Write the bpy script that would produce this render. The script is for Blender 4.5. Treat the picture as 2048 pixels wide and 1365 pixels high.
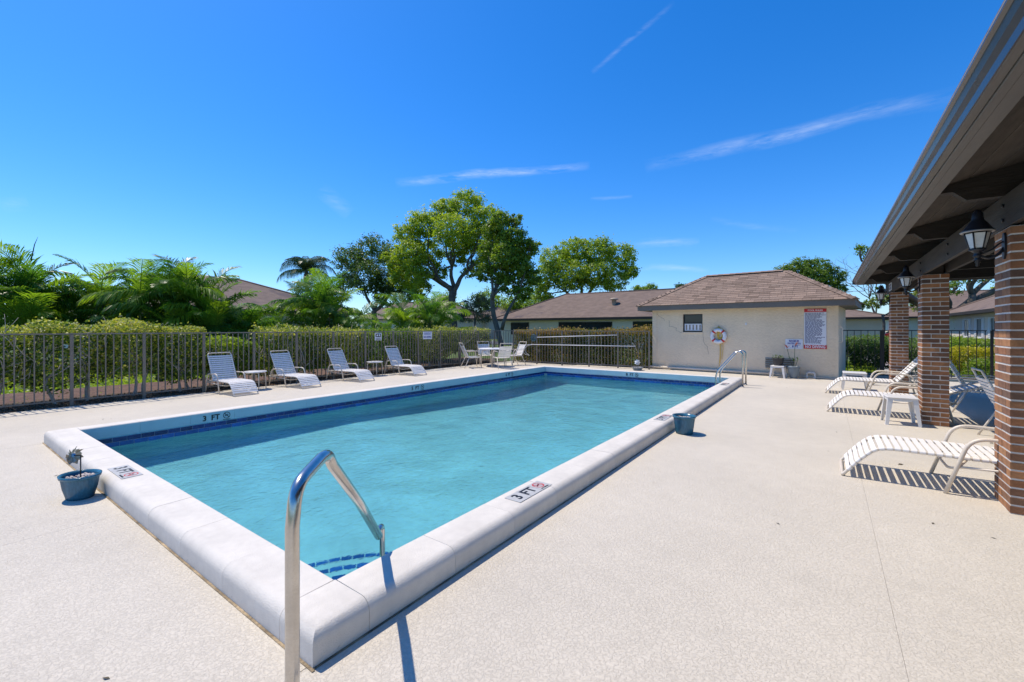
import bpy, bmesh, math, random
import numpy as np
from mathutils import Vector, Matrix
R = math.radians
random.seed(7); rng = np.random.default_rng(7)
S = bpy.context.scene
for o in list(bpy.data.objects): bpy.data.objects.remove(o)
C = S.collection
# ---------------------------------------------------------------- camera, sky, sun, exposure
CAMH = 1.48; YAW = 35.795; FPX = 872.07; HORY = 656.9
cd = bpy.data.cameras.new('camera'); cam = bpy.data.objects.new('camera', cd); C.objects.link(cam)
cam.location = (0, 0, CAMH); cam.rotation_euler = (R(90), 0, R(YAW))
cd.sensor_width = 36; cd.lens = 36*FPX/2048; cd.shift_y = (HORY-682.5)/2048
cd.clip_start = .05; cd.clip_end = 2000
S.camera = cam
SUN = Vector((-1, -.13, 1.98)).normalized()
ELEV = math.asin(SUN.z); AZ = math.atan2(SUN.x, SUN.y)
w = bpy.data.worlds.new('World'); S.world = w; w.use_nodes = True
nt = w.node_tree; nt.nodes.clear()
def N(nt, t, **k):
    n = nt.nodes.new(t)
    for a, v in k.items(): setattr(n, a, v)
    return n
out = N(nt, 'ShaderNodeOutputWorld'); bg = N(nt, 'ShaderNodeBackground'); sky = N(nt, 'ShaderNodeTexSky')
sky.sky_type = 'NISHITA'; sky.sun_disc = False; sky.sun_elevation = ELEV; sky.sun_rotation = AZ
sky.air_density = 1.0; sky.dust_density = .35; sky.ozone_density = 2.2
bg.inputs[1].default_value = .138
hs = N(nt, 'ShaderNodeHueSaturation'); hs.inputs['Saturation'].default_value = 1.22; hs.inputs['Value'].default_value = 1.0
tint = N(nt, 'ShaderNodeMix', data_type='RGBA', blend_type='MULTIPLY'); tint.inputs['Factor'].default_value = 1; tint.inputs['B'].default_value = (.70, .86, 1.14, 1)
nt.links.new(sky.outputs[0], tint.inputs['A']); nt.links.new(tint.outputs['Result'], hs.inputs['Color'])
# thin wisps of cloud: streaks laid along great circles of the sky
tc = N(nt, 'ShaderNodeTexCoord')
def dirpx(x, y):
    u = (x-1024)/FPX; v = (HORY-y)/FPX; a = R(YAW)
    return Vector((-math.sin(a)+u*math.cos(a), math.cos(a)+u*math.sin(a), v)).normalized()
def vm(op, a, b=None):
    n = N(nt, 'ShaderNodeVectorMath', operation=op)
    for i, q in enumerate((a, b)):
        if q is None: continue
        if isinstance(q, (tuple, Vector)): n.inputs[i].default_value = q
        else: nt.links.new(q, n.inputs[i])
    return n
def mth(op, a, b=None, c=None, clamp=False, tree=None):
    t = tree or nt
    n = N(t, 'ShaderNodeMath', operation=op); n.use_clamp = clamp
    for i, q in enumerate((a, b, c)):
        if q is None: continue
        if isinstance(q, (int, float)): n.inputs[i].default_value = q
        else: t.links.new(q, n.inputs[i])
    return n.outputs[0]
nz = N(nt, 'ShaderNodeTexNoise'); nz.inputs['Scale'].default_value = 8; nz.inputs['Detail'].default_value = 9; nz.inputs['Roughness'].default_value = .68
mp = N(nt, 'ShaderNodeMapping'); mp.inputs['Scale'].default_value = (1.6, 1.6, 9)
nt.links.new(tc.outputs['Generated'], mp.inputs[0]); nt.links.new(mp.outputs[0], nz.inputs['Vector'])
nz2 = N(nt, 'ShaderNodeTexNoise'); nz2.inputs['Scale'].default_value = 3.0; nz2.inputs['Detail'].default_value = 5
nt.links.new(tc.outputs['Generated'], nz2.inputs['Vector'])
warp = mth('MULTIPLY', mth('SUBTRACT', nz2.outputs['Fac'], .5), .05)
total = None
for (x0, y0, x1, y1, wd, st) in [(790, 366, 1180, 331, .011, .55), (1290, 338, 1935, 182, .016, .36), (1180, 140, 1350, 5, .006, .22), (640, 376, 700, 430, .02, .2), (1265, 503, 1400, 488, .012, .3), (1270, 547, 1420, 543, .008, .3), (1180, 402, 1265, 400, .005, .2), (0, 415, 60, 410, .012, .16), (1420, 440, 1600, 458, .008, .12)]:
    a = dirpx(x0, y0); b = dirpx(x1, y1); nrm = a.cross(b).normalized(); mid = (a+b).normalized(); tan = nrm.cross(mid).normalized(); half = math.acos(max(-1, min(1, a.dot(b))))/2
    d = vm('DOT_PRODUCT', tc.outputs['Generated'], nrm).outputs['Value']
    d = mth('ABSOLUTE', mth('ADD', d, warp))
    across = mth('SUBTRACT', 1, mth('DIVIDE', d, wd), clamp=True)
    s = mth('ABSOLUTE', vm('DOT_PRODUCT', tc.outputs['Generated'], tan).outputs['Value'])
    along = mth('SUBTRACT', 1, mth('DIVIDE', s, math.sin(half)), clamp=True)
    front = mth('GREATER_THAN', vm('DOT_PRODUCT', tc.outputs['Generated'], mid).outputs['Value'], 0)
    k = mth('MULTIPLY', mth('MULTIPLY', mth('MULTIPLY', across, mth('POWER', along, .5)), front), st)
    total = k if total is None else mth('ADD', total, k)
rp = N(nt, 'ShaderNodeMapRange'); rp.inputs['From Min'].default_value = .36; rp.inputs['From Max'].default_value = .66
nt.links.new(nz.outputs['Fac'], rp.inputs['Value'])
cov = mth('MULTIPLY', mth('MULTIPLY', total, .8), rp.outputs[0], clamp=True)
mix = N(nt, 'ShaderNodeMix', data_type='RGBA'); mix.inputs['B'].default_value = (5.8, 6.3, 7.0, 1)
nt.links.new(cov, mix.inputs['Factor']); nt.links.new(hs.outputs[0], mix.inputs['A'])
nt.links.new(mix.outputs['Result'], bg.inputs[0]); nt.links.new(bg.outputs[0], out.inputs[0])
sd = bpy.data.lights.new('sun', 'SUN'); so = bpy.data.objects.new('sun', sd); C.objects.link(so)
sd.energy = 3.7; sd.angle = R(.53); sd.color = (1, .915, .79)
so.rotation_euler = SUN.to_track_quat('Z', 'Y').to_euler(); so.location = (-20, 0, 40)
S.view_settings.view_transform = 'Standard'; S.view_settings.look = 'None'; S.view_settings.gamma = 1
S.view_settings.exposure = .33; S.view_settings.use_curve_mapping = False
S.render.engine = 'CYCLES'; S.cycles.max_bounces = 8; S.cycles.transparent_max_bounces = 12; S.cycles.diffuse_bounces = 3
S.cycles.sample_clamp_indirect = 6

# ---------------------------------------------------------------- helpers
def gxy(px, t):           # world x, y at depth t metres in front of the camera
    u = (px-1024)/FPX; a = R(YAW)
    return (t*(-math.sin(a)+u*math.cos(a)), t*(math.cos(a)+u*math.sin(a)))
def zz(py, t): return CAMH + (HORY-py)/FPX*t
def ga(px, py, z=0):
    t = (CAMH-z)/((py-HORY)/FPX); x, y = gxy(px, t); return (x, y)

def tag(o, label=None, cat=None, group=None, kind=None):
    if label: o['label'] = label
    if cat: o['category'] = cat
    if group: o['group'] = group
    if kind: o['kind'] = kind
    return o
def empty(name, label, cat, loc=(0, 0, 0), rz=0, group=None):
    o = bpy.data.objects.new(name, None); C.objects.link(o); o.location = loc; o.rotation_euler = (0, 0, rz)
    o.empty_display_size = .1
    return tag(o, label, cat, group)
def link(name, me, m=None, parent=None, loc=None, rot=None, scale=None):
    if m is not None and len(me.materials) == 0:
        for q in (m if isinstance(m, (list, tuple)) else [m]): me.materials.append(q)
    o = bpy.data.objects.new(name, me); C.objects.link(o)
    if parent is not None: o.parent = parent
    if loc is not None: o.location = loc
    if rot is not None: o.rotation_euler = rot
    if scale is not None: o.scale = scale
    return o
class MB:
    def __init__(s): s.v = []; s.f = []; s.mi = []; s.sm = []; s.cur = 0; s.smooth = False
    def add(s, vs, fs):
        b = len(s.v); s.v += [tuple(v) for v in vs]
        for f in fs: s.f.append([b+i for i in f]); s.mi.append(s.cur); s.sm.append(s.smooth)
        return s
    def box(s, x0, x1, y0, y1, z0, z1, M=None, ch=0):
        vs = [Vector(p) for p in [(x0,y0,z0),(x1,y0,z0),(x1,y1,z0),(x0,y1,z0),(x0,y0,z1),(x1,y0,z1),(x1,y1,z1),(x0,y1,z1)]]
        fs = [(0,3,2,1),(4,5,6,7),(0,1,5,4),(1,2,6,5),(2,3,7,6),(3,0,4,7)]
        if ch:
            c = ch
            vs = [Vector(p) for p in [(x0+c,y0+c,z0),(x1-c,y0+c,z0),(x1-c,y1-c,z0),(x0+c,y1-c,z0)]]
            for z in (z0+c, z1-c): vs += [Vector(p) for p in [(x0,y0,z),(x1,y0,z),(x1,y1,z),(x0,y1,z)]]
            vs += [Vector(p) for p in [(x0+c,y0+c,z1),(x1-c,y0+c,z1),(x1-c,y1-c,z1),(x0+c,y1-c,z1)]]
            fs = [(0,3,2,1),(12,13,14,15)]
            for L in range(3):
                for i in range(4):
                    j = (i+1) % 4; fs.append((4*L+i, 4*L+j, 4*L+4+j, 4*L+4+i))
        if M is not None: vs = [M @ v for v in vs]
        return s.add(vs, fs)
    def tube(s, pts, r, n=8, cap=True, closed=False, rr=None, flat=None):
        pts = [Vector(p) for p in pts]; m = len(pts); sm = s.smooth; s.smooth = True
        rad = rr if rr else [r]*m
        up = None; rings = []
        for i, p in enumerate(pts):
            if closed: d = (pts[(i+1) % m]-pts[i-1]).normalized()
            else: d = (pts[min(i+1, m-1)]-pts[max(i-1, 0)]).normalized()
            if up is None:
                up = Vector((0, 0, 1)) if abs(d.z) < .9 else Vector((1, 0, 0))
            a = d.cross(up).normalized(); b = a.cross(d).normalized(); up = b
            rings.append([p+(a*math.cos(2*math.pi*k/n)+b*math.sin(2*math.pi*k/n)*(flat or 1))*rad[i] for k in range(n)])
        vs = [v for q in rings for v in q]; fs = []
        for i in range(m if closed else m-1):
            j = (i+1) % m
            for k in range(n):
                l = (k+1) % n; fs.append((i*n+k, i*n+l, j*n+l, j*n+k))
        s.add(vs, fs); s.smooth = sm
        if cap and not closed:
            b = len(s.v)-len(vs)
            s.f.append([b+k for k in range(n)][::-1]); s.mi.append(s.cur); s.sm.append(False)
            s.f.append([b+(m-1)*n+k for k in range(n)]); s.mi.append(s.cur); s.sm.append(False)
        return s
    def lathe(s, prof, n=16, c=(0, 0, 0), rib=None, axis=None):
        sm = s.smooth; s.smooth = True; vs = []; fs = []
        for (r, z) in prof:
            for k in range(n):
                a = 2*math.pi*k/n; q = r*(1+(rib[1]*math.cos(a*rib[0]) if rib else 0))
                vs.append(Vector((q*math.cos(a), q*math.sin(a), z)))
        if axis is not None: vs = [axis @ v for v in vs]
        vs = [v+Vector(c) for v in vs]
        for i in range(len(prof)-1):
            for k in range(n):
                l = (k+1) % n; fs.append((i*n+k, i*n+l, (i+1)*n+l, (i+1)*n+k))
        s.add(vs, fs); s.smooth = sm; return s
    def quad(s, a, b, c, d): return s.add([a, b, c, d], [(0, 1, 2, 3)])
    def prism(s, poly, axis, a, b):      # poly in the two other axes
        def P(p, q): return {'x': (q, p[0], p[1]), 'y': (p[0], q, p[1]), 'z': (p[0], p[1], q)}[axis]
        n = len(poly); vs = [P(p, a) for p in poly]+[P(p, b) for p in poly]
        fs = [tuple(range(n))[::-1], tuple(range(n, 2*n))]+[(i, (i+1) % n, n+(i+1) % n, n+i) for i in range(n)]
        return s.add(vs, fs)
    def mesh(s, name='mesh', ang=None, fix=True):
        me = bpy.data.meshes.new(name); me.from_pydata(s.v, [], s.f)
        me.polygons.foreach_set('material_index', s.mi); me.polygons.foreach_set('use_smooth', s.sm)
        if fix:
            bm = bmesh.new(); bm.from_mesh(me); bmesh.ops.recalc_face_normals(bm, faces=bm.faces); bm.to_mesh(me); bm.free()
        me.update()
        if ang: me.set_sharp_from_angle(angle=R(ang))
        return me
    def build(s, name, m, parent=None, loc=None, rot=None, ang=None, fix=True):
        return link(name, s.mesh(name, ang, fix), m, parent, loc, rot)
def copy_tree(o, parent=None):
    c = o.copy(); C.objects.link(c)
    if parent is not None: c.parent = parent
    for ch in KIDS.get(o.name, []) if False else list(o.children): copy_tree(ch, c)
    return c
KIDS = {}
def arc(c, r, a0, a1, n, plane='xz', y=0):
    o = []
    for i in range(n+1):
        a = R(a0+(a1-a0)*i/n); p, q = c[0]+r*math.cos(a), c[1]+r*math.sin(a)
        o.append((p, y, q) if plane == 'xz' else ((y, p, q) if plane == 'yz' else (p, q, y)))
    return o
def rounded(pts, r, n=4):     # round the corners of a 3D polyline
    pts = [Vector(p) for p in pts]; o = [pts[0]]
    for i in range(1, len(pts)-1):
        a, b, c = pts[i-1], pts[i], pts[i+1]; q = min(r, (a-b).length*.49, (c-b).length*.49)
        p0 = b+(a-b).normalized()*q; p1 = b+(c-b).normalized()*q
        for k in range(n+1):
            t = k/n; o.append(p0*(1-t)**2+b*2*t*(1-t)+p1*t*t)
    o.append(pts[-1]); return o

# ---------------------------------------------------------------- materials
def mat(name, col, rough=.6, metal=0, var=0, vs=4, bump=0, bs=60, bd=.01, rand=0, ramp=None, attr=None, trans=0, spec=.5, stretch=None, emit=None, detail=4, spots=None, tcol=(1.5, 1.6, .5)):
    m = bpy.data.materials.new(name); m.use_nodes = True; t = m.node_tree; L = t.links
    p = t.nodes['Principled BSDF']; o = t.nodes['Material Output']
    p.inputs['Roughness'].default_value = rough; p.inputs['Metallic'].default_value = metal
    p.inputs['Specular IOR Level'].default_value = spec
    tcn = N(t, 'ShaderNodeTexCoord'); src = tcn.outputs['Object']
    if stretch:
        mpn = N(t, 'ShaderNodeMapping'); mpn.inputs['Scale'].default_value = stretch; L.new(src, mpn.inputs[0]); src = mpn.outputs[0]
    rgb = N(t, 'ShaderNodeRGB'); rgb.outputs[0].default_value = (*col, 1); cur = rgb.outputs[0]
    if ramp:
        cr = N(t, 'ShaderNodeValToRGB'); cr.color_ramp.interpolation = 'LINEAR'
        while len(cr.color_ramp.elements) < len(ramp): cr.color_ramp.elements.new(.5)
        for i, c in enumerate(ramp):
            e = cr.color_ramp.elements[i]; e.position = i/(len(ramp)-1); e.color = (*c, 1)
        if attr:
            an = N(t, 'ShaderNodeAttribute', attribute_name=attr); L.new(an.outputs['Fac'], cr.inputs[0])
        else:
            oi = N(t, 'ShaderNodeObjectInfo'); L.new(oi.outputs['Random'], cr.inputs[0])
        cur = cr.outputs[0]
    def mul(cur, fac):
        mx = N(t, 'ShaderNodeMix', data_type='RGBA', blend_type='MULTIPLY'); mx.inputs['Factor'].default_value = 1
        L.new(cur, mx.inputs['A']); L.new(fac, mx.inputs['B']); return mx.outputs['Result']
    if var:
        nn = N(t, 'ShaderNodeTexNoise'); nn.inputs['Scale'].default_value = vs; nn.inputs['Detail'].default_value = 6; L.new(src, nn.inputs['Vector'])
        mr = N(t, 'ShaderNodeMapRange'); mr.inputs['From Min'].default_value = .3; mr.inputs['From Max'].default_value = .7
        mr.inputs['To Min'].default_value = 1-var; mr.inputs['To Max'].default_value = 1+var*.6; L.new(nn.outputs['Fac'], mr.inputs['Value'])
        cur = mul(cur, mr.outputs[0])
        nn2 = N(t, 'ShaderNodeTexNoise'); nn2.inputs['Scale'].default_value = vs*9; nn2.inputs['Detail'].default_value = 3; L.new(src, nn2.inputs['Vector'])
        mr2 = N(t, 'ShaderNodeMapRange'); mr2.inputs['From Min'].default_value = .3; mr2.inputs['From Max'].default_value = .7
        mr2.inputs['To Min'].default_value = 1-var*.5; mr2.inputs['To Max'].default_value = 1+var*.3; L.new(nn2.outputs['Fac'], mr2.inputs['Value'])
        cur = mul(cur, mr2.outputs[0])
    if rand:
        oi2 = N(t, 'ShaderNodeObjectInfo'); mr3 = N(t, 'ShaderNodeMapRange'); mr3.inputs['To Min'].default_value = 1-rand; mr3.inputs['To Max'].default_value = 1+rand
        L.new(oi2.outputs['Random'], mr3.inputs['Value']); cur = mul(cur, mr3.outputs[0])
    if spots:   # (scale, threshold, colour) sparse stains
        sn = N(t, 'ShaderNodeTexNoise'); sn.inputs['Scale'].default_value = spots[0]; sn.inputs['Detail'].default_value = 5; L.new(src, sn.inputs['Vector'])
        sr = N(t, 'ShaderNodeMapRange'); sr.inputs['From Min'].default_value = spots[1]; sr.inputs['From Max'].default_value = spots[1]+.08; L.new(sn.outputs['Fac'], sr.inputs['Value'])
        mx = N(t, 'ShaderNodeMix', data_type='RGBA'); L.new(sr.outputs[0], mx.inputs['Factor']); L.new(cur, mx.inputs['A']); mx.inputs['B'].default_value = (*spots[2], 1); cur = mx.outputs['Result']
    L.new(cur, p.inputs['Base Color'])
    if bump:
        bn = N(t, 'ShaderNodeTexNoise'); bn.inputs['Scale'].default_value = bs; bn.inputs['Detail'].default_value = detail; L.new(src, bn.inputs['Vector'])
        bp = N(t, 'ShaderNodeBump'); bp.inputs['Strength'].default_value = bump; bp.inputs['Distance'].default_value = bd
        L.new(bn.outputs['Fac'], bp.inputs['Height']); L.new(bp.outputs[0], p.inputs['Normal'])
    if trans:
        tr = N(t, 'ShaderNodeBsdfTranslucent'); ms = N(t, 'ShaderNodeMixShader'); ms.inputs[0].default_value = trans
        g = N(t, 'ShaderNodeMix', data_type='RGBA', blend_type='MULTIPLY'); g.inputs['Factor'].default_value = 1; L.new(cur, g.inputs['A']); g.inputs['B'].default_value = (*tcol, 1)
        L.new(g.outputs['Result'], tr.inputs[0]); L.new(p.outputs[0], ms.inputs[1]); L.new(tr.outputs[0], ms.inputs[2]); L.new(ms.outputs[0], o.inputs[0])
    return m
def deck_mat():
    m = mat('textured_deck', (.63, .56, .45), .85, var=.07, vs=.7, spots=(2.2, .68, (.55, .475, .38)))
    t = m.node_tree; L = t.links; p = t.nodes['Principled BSDF']
    tcn = N(t, 'ShaderNodeTexCoord'); g = N(t, 'ShaderNodeNewGeometry')
    v = N(t, 'ShaderNodeTexNoise'); v.inputs['Scale'].default_value = 55; v.inputs['Detail'].default_value = 5; v.inputs['Roughness'].default_value = .62; v.inputs['Distortion'].default_value = .6
    L.new(g.outputs['Position'], v.inputs['Vector'])
    r = N(t, 'ShaderNodeMapRange'); r.inputs['From Min'].default_value = .46; r.inputs['From Max'].default_value = .56; L.new(v.outputs['Fac'], r.inputs['Value'])
    f = N(t, 'ShaderNodeTexNoise'); f.inputs['Scale'].default_value = 260; L.new(g.outputs['Position'], f.inputs['Vector'])
    a = mth('ADD', r.outputs[0], mth('MULTIPLY', f.outputs['Fac'], .35, tree=t), tree=t)
    b = N(t, 'ShaderNodeBump'); b.inputs['Strength'].default_value = .6; b.inputs['Distance'].default_value = .004; L.new(a, b.inputs['Height']); L.new(b.outputs[0], p.inputs['Normal'])
    old = p.inputs['Base Color'].links[0].from_socket; k = N(t, 'ShaderNodeMapRange'); k.inputs['From Min'].default_value = .3; k.inputs['From Max'].default_value = .7; k.inputs['To Min'].default_value = .87; k.inputs['To Max'].default_value = 1.08
    sp_ = N(t, 'ShaderNodeTexNoise'); sp_.inputs['Scale'].default_value = 75; sp_.inputs['Detail'].default_value = 6; sp_.inputs['Roughness'].default_value = .75; L.new(g.outputs['Position'], sp_.inputs['Vector']); L.new(sp_.outputs['Fac'], k.inputs['Value'])
    mx = N(t, 'ShaderNodeMix', data_type='RGBA', blend_type='MULTIPLY'); mx.inputs['Factor'].default_value = 1; L.new(old, mx.inputs['A']); L.new(k.outputs[0], mx.inputs['B']); L.new(mx.outputs['Result'], p.inputs['Base Color'])
    return m
M = {}
M['deck'] = deck_mat()
M['grime'] = mat('ochre_caulk_grime', (.36, .27, .16), .95, var=.6, vs=7, bump=.8, bs=60, bd=.01)
M['joint'] = mat('joint_dirt', (.44, .40, .34), .9)
M['coping'] = mat('painted_coping', (.70, .64, .55), .8, var=.10, vs=2.2, bump=.7, bs=150, bd=.004, spots=(13, .70, (.50, .46, .39)))
M['copface'] = mat('water_bounce_tinted_face', (.50, .60, .61), .6, var=.05, vs=3)  # pale teal in this colour stands for light bounced off the water
M['plaster'] = mat('pool_plaster', (.35, .68, .70), .8, var=.14, vs=1.6)
M['tile'] = mat('blue_glazed_tile', (.012, .03, .14), .15, var=.15, vs=9, rand=.35)
M['tile2'] = mat('bright_blue_tile', (.015, .10, .34), .15, var=.15, vs=9, rand=.3)
M['grout'] = mat('tile_grout', (.45, .50, .55), .8)
M['steel'] = mat('stainless_steel', (.56, .53, .49), .22, 1, var=.12, vs=14, bump=.05, bs=200, bd=.001)
M['cream'] = mat('cream_powder_coat', (.68, .59, .47), .4, var=.05, vs=10)
M['white'] = mat('white_vinyl_strap', (.86, .81, .74), .45, var=.03, vs=10, rand=.03)
M['whitecoat'] = mat('white_powder_coat', (.72, .71, .70), .4, var=.04, vs=10)
M['plastic'] = mat('white_resin_plastic', (.72, .69, .65), .4, var=.05, vs=6)
M['fence'] = mat('bronze_grey_fence_paint', (.20, .17, .135), .5, var=.2, vs=6)
M['blackfence'] = mat('black_fence_paint', (.012, .011, .012), .45)
M['black'] = mat('black_paint', (.01, .01, .011), .5)
M['blackmetal'] = mat('black_lamp_metal', (.012, .013, .018), .4, bump=.1, bs=90, bd=.001)
M['frosted'] = mat('frosted_lamp_glass', (.62, .64, .62), .3, var=.12, vs=9)
M['mortar'] = mat('white_mortar', (.66, .61, .54), .95, var=.12, vs=12, bump=.4, bs=90, bd=.004)
M['brick'] = mat('fired_brick', (.3, .1, .05), .85, var=.25, vs=14, bump=.5, bs=70, bd=.004, ramp=[(.30,.125,.05),(.40,.19,.08),(.19,.09,.05),(.44,.20,.08),(.115,.07,.05),(.36,.15,.06),(.25,.11,.055),(.15,.075,.045),(.41,.175,.07)], spots=(11, .66, (.10, .06, .045)))
M['beam'] = mat('dark_stained_beam', (.048, .038, .030), .7, var=.35, vs=3, stretch=(6, .7, 6), bump=.5, bs=14, bd=.006)
M['rafter'] = mat('black_brown_rafter', (.028, .022, .018), .75, var=.4, vs=4, stretch=(.8, 6, 6), bump=.6, bs=12, bd=.006)
M['trim'] = mat('brown_painted_trim', (.115, .105, .095), .5, var=.14, vs=3, stretch=(4, .6, 4), bump=.2, bs=20, bd=.003)
M['phtrim'] = mat('taupe_fascia_paint', (.17, .14, .11), .6, var=.1, vs=2)
M['board'] = mat('brown_soffit_board', (.06, .047, .036), .75, var=.35, vs=4, stretch=(6, .8, 6), bump=.5, bs=14, bd=.005, rand=.12)
M['gutter'] = mat('grey_brown_gutter', (.055, .055, .06), .26, var=.1, vs=3)
M['gutterlip'] = mat('gutter_lip', (.30, .28, .26), .35, var=.1, vs=3)
M['shingle'] = mat('brown_asphalt_shingle', (.25, .16, .125), .95, var=.16, vs=6, bump=.6, bs=160, bd=.004, ramp=[(.17,.115,.08),(.34,.235,.17),(.24,.165,.12),(.29,.205,.15)], )
M['shingle_s'] = mat('brown_shingle_field', (.25, .16, .125), .95, var=.16, vs=6, bump=.6, bs=160, bd=.004, attr='tint', ramp=[(.17,.115,.08),(.34,.235,.17),(.24,.165,.12),(.29,.205,.15)])
M['stucco'] = mat('beige_stucco', (.80, .65, .46), .9, var=.08, vs=1.4, bump=.9, bs=18, bd=.02, detail=6, spots=(1.3, .74, (.62, .45, .30)))
M['housewall'] = mat('white_stucco', (.76, .66, .55), .9, var=.06, vs=1, bump=.4, bs=30, bd=.01)
M['eave'] = mat('dark_brown_eave', (.03, .022, .018), .6)
M['glass'] = mat('dark_window_glass', (.02, .025, .03), .06, var=.1, vs=1)
M['curtain'] = mat('teal_window_glass', (.025, .085, .075), .12, var=.3, vs=1.5)
M['red'] = mat('red_print', (.55, .02, .025), .5)
M['signwhite'] = mat('white_sign_face', (.72, .73, .76), .5)
M['ink'] = mat('dark_blue_print', (.05, .05, .13), .6)
M['blueink'] = mat('blue_print', (.03, .05, .30), .6)
M['plate'] = mat('pale_tile_plate', (.48, .47, .44), .5, var=.08, vs=20)
M['bluepot'] = mat('blue_glazed_planter', (.035, .14, .21), .22, var=.4, vs=9, stretch=(1, 1, .25))
M['greypot'] = mat('blue_grey_pot', (.17, .21, .24), .45, var=.1, vs=8)
M['darkpot'] = mat('charcoal_pot', (.035, .033, .036), .5)
M['pebble'] = mat('white_pebble', (.6, .5, .42), .8, rand=.2)
M['soil'] = mat('potting_soil', (.05, .035, .022), .95, bump=.8, bs=80, bd=.01)
M['orange'] = mat('yellow_rope', (.75, .50, .10), .8, var=.1, vs=30)
M['netblue'] = mat('blue_skimmer_net', (.06, .17, .24), .6)
M['bark'] = mat('grey_bark', (.15, .125, .10), .95, var=.35, vs=5, bump=.9, bs=16, bd=.03)
M['palebark'] = mat('pale_hedge_bark', (.55, .48, .40), .95, var=.3, vs=14, bump=.6, bs=60, bd=.01)
M['cane'] = mat('palm_cane', (.16, .17, .07), .7, var=.3, vs=10)
M['grass'] = mat('lawn_grass', (.10, .15, .03), .95, var=.3, vs=.8, bump=1, bs=60, bd=.03)
M['mulch'] = mat('red_brown_mulch', (.17, .095, .065), .95, var=.45, vs=9, bump=1, bs=50, bd=.03)
M['dirt'] = mat('leaf_litter_soil', (.10, .075, .05), .95, var=.45, vs=9, bump=1, bs=50, bd=.03)
M['concrete'] = mat('pale_concrete', (.45, .43, .40), .9, var=.1, vs=2, bump=.2, bs=60, bd=.004)
M['deadleaf'] = mat('dry_leaf', (.10, .075, .035), .8)
M['utility'] = mat('pale_green_utility_box', (.28, .36, .31), .5, var=.06, vs=2)
M['carred'] = mat('red_car_paint', (.35, .015, .03), .25, metal=.2)
M['rubber'] = mat('tyre_rubber', (.02, .02, .02), .85)
M['greytop'] = mat('grey_table_top', (.16, .17, .18), .45)
M['vent'] = mat('beige_vent_slat', (.36, .30, .22), .6)
M['conc_clay'] = mat('clay_roof_vent', (.42, .33, .24), .7)
def leafm(n, ramp, trans=.42, rough=.45): return mat(n, ramp[0], rough, ramp=ramp, attr='tint', trans=trans, spec=.35)
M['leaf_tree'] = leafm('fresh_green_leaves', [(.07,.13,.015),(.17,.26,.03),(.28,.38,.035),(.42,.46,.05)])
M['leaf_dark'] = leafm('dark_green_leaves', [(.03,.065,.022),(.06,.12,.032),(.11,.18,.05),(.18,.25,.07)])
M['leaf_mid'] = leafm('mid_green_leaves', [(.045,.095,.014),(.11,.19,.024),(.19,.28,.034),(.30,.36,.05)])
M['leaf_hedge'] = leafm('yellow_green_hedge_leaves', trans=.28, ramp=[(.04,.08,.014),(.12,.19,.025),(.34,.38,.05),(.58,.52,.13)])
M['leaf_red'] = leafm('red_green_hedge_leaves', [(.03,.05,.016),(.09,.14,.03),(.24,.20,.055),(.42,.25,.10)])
M['leaf_yellow'] = leafm('yellow_shrub_leaves', [(.12,.16,.02),(.30,.30,.03),(.50,.45,.04),(.6,.5,.05)])
M['leaf_grey'] = leafm('grey_green_leaves', [(.08,.09,.06),(.13,.14,.10),(.19,.19,.15),(.26,.25,.2)])
def palmm(n, ramp, trans=.5):
    return mat(n, ramp[0], .38, ramp=ramp, trans=trans, spec=.5)
M['palm'] = palmm('areca_palm_leaf', [(.22,.33,.025),(.42,.50,.03),(.60,.60,.04),(.26,.36,.025),(.72,.62,.05),(.36,.44,.03)])
M['palmdark'] = palmm('dark_palm_leaf', [(.06,.15,.025),(.13,.25,.035),(.26,.36,.04)])
M['queen'] = palmm('queen_palm_leaf', [(.035,.065,.03),(.07,.11,.04),(.11,.15,.05)], .25)

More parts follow.
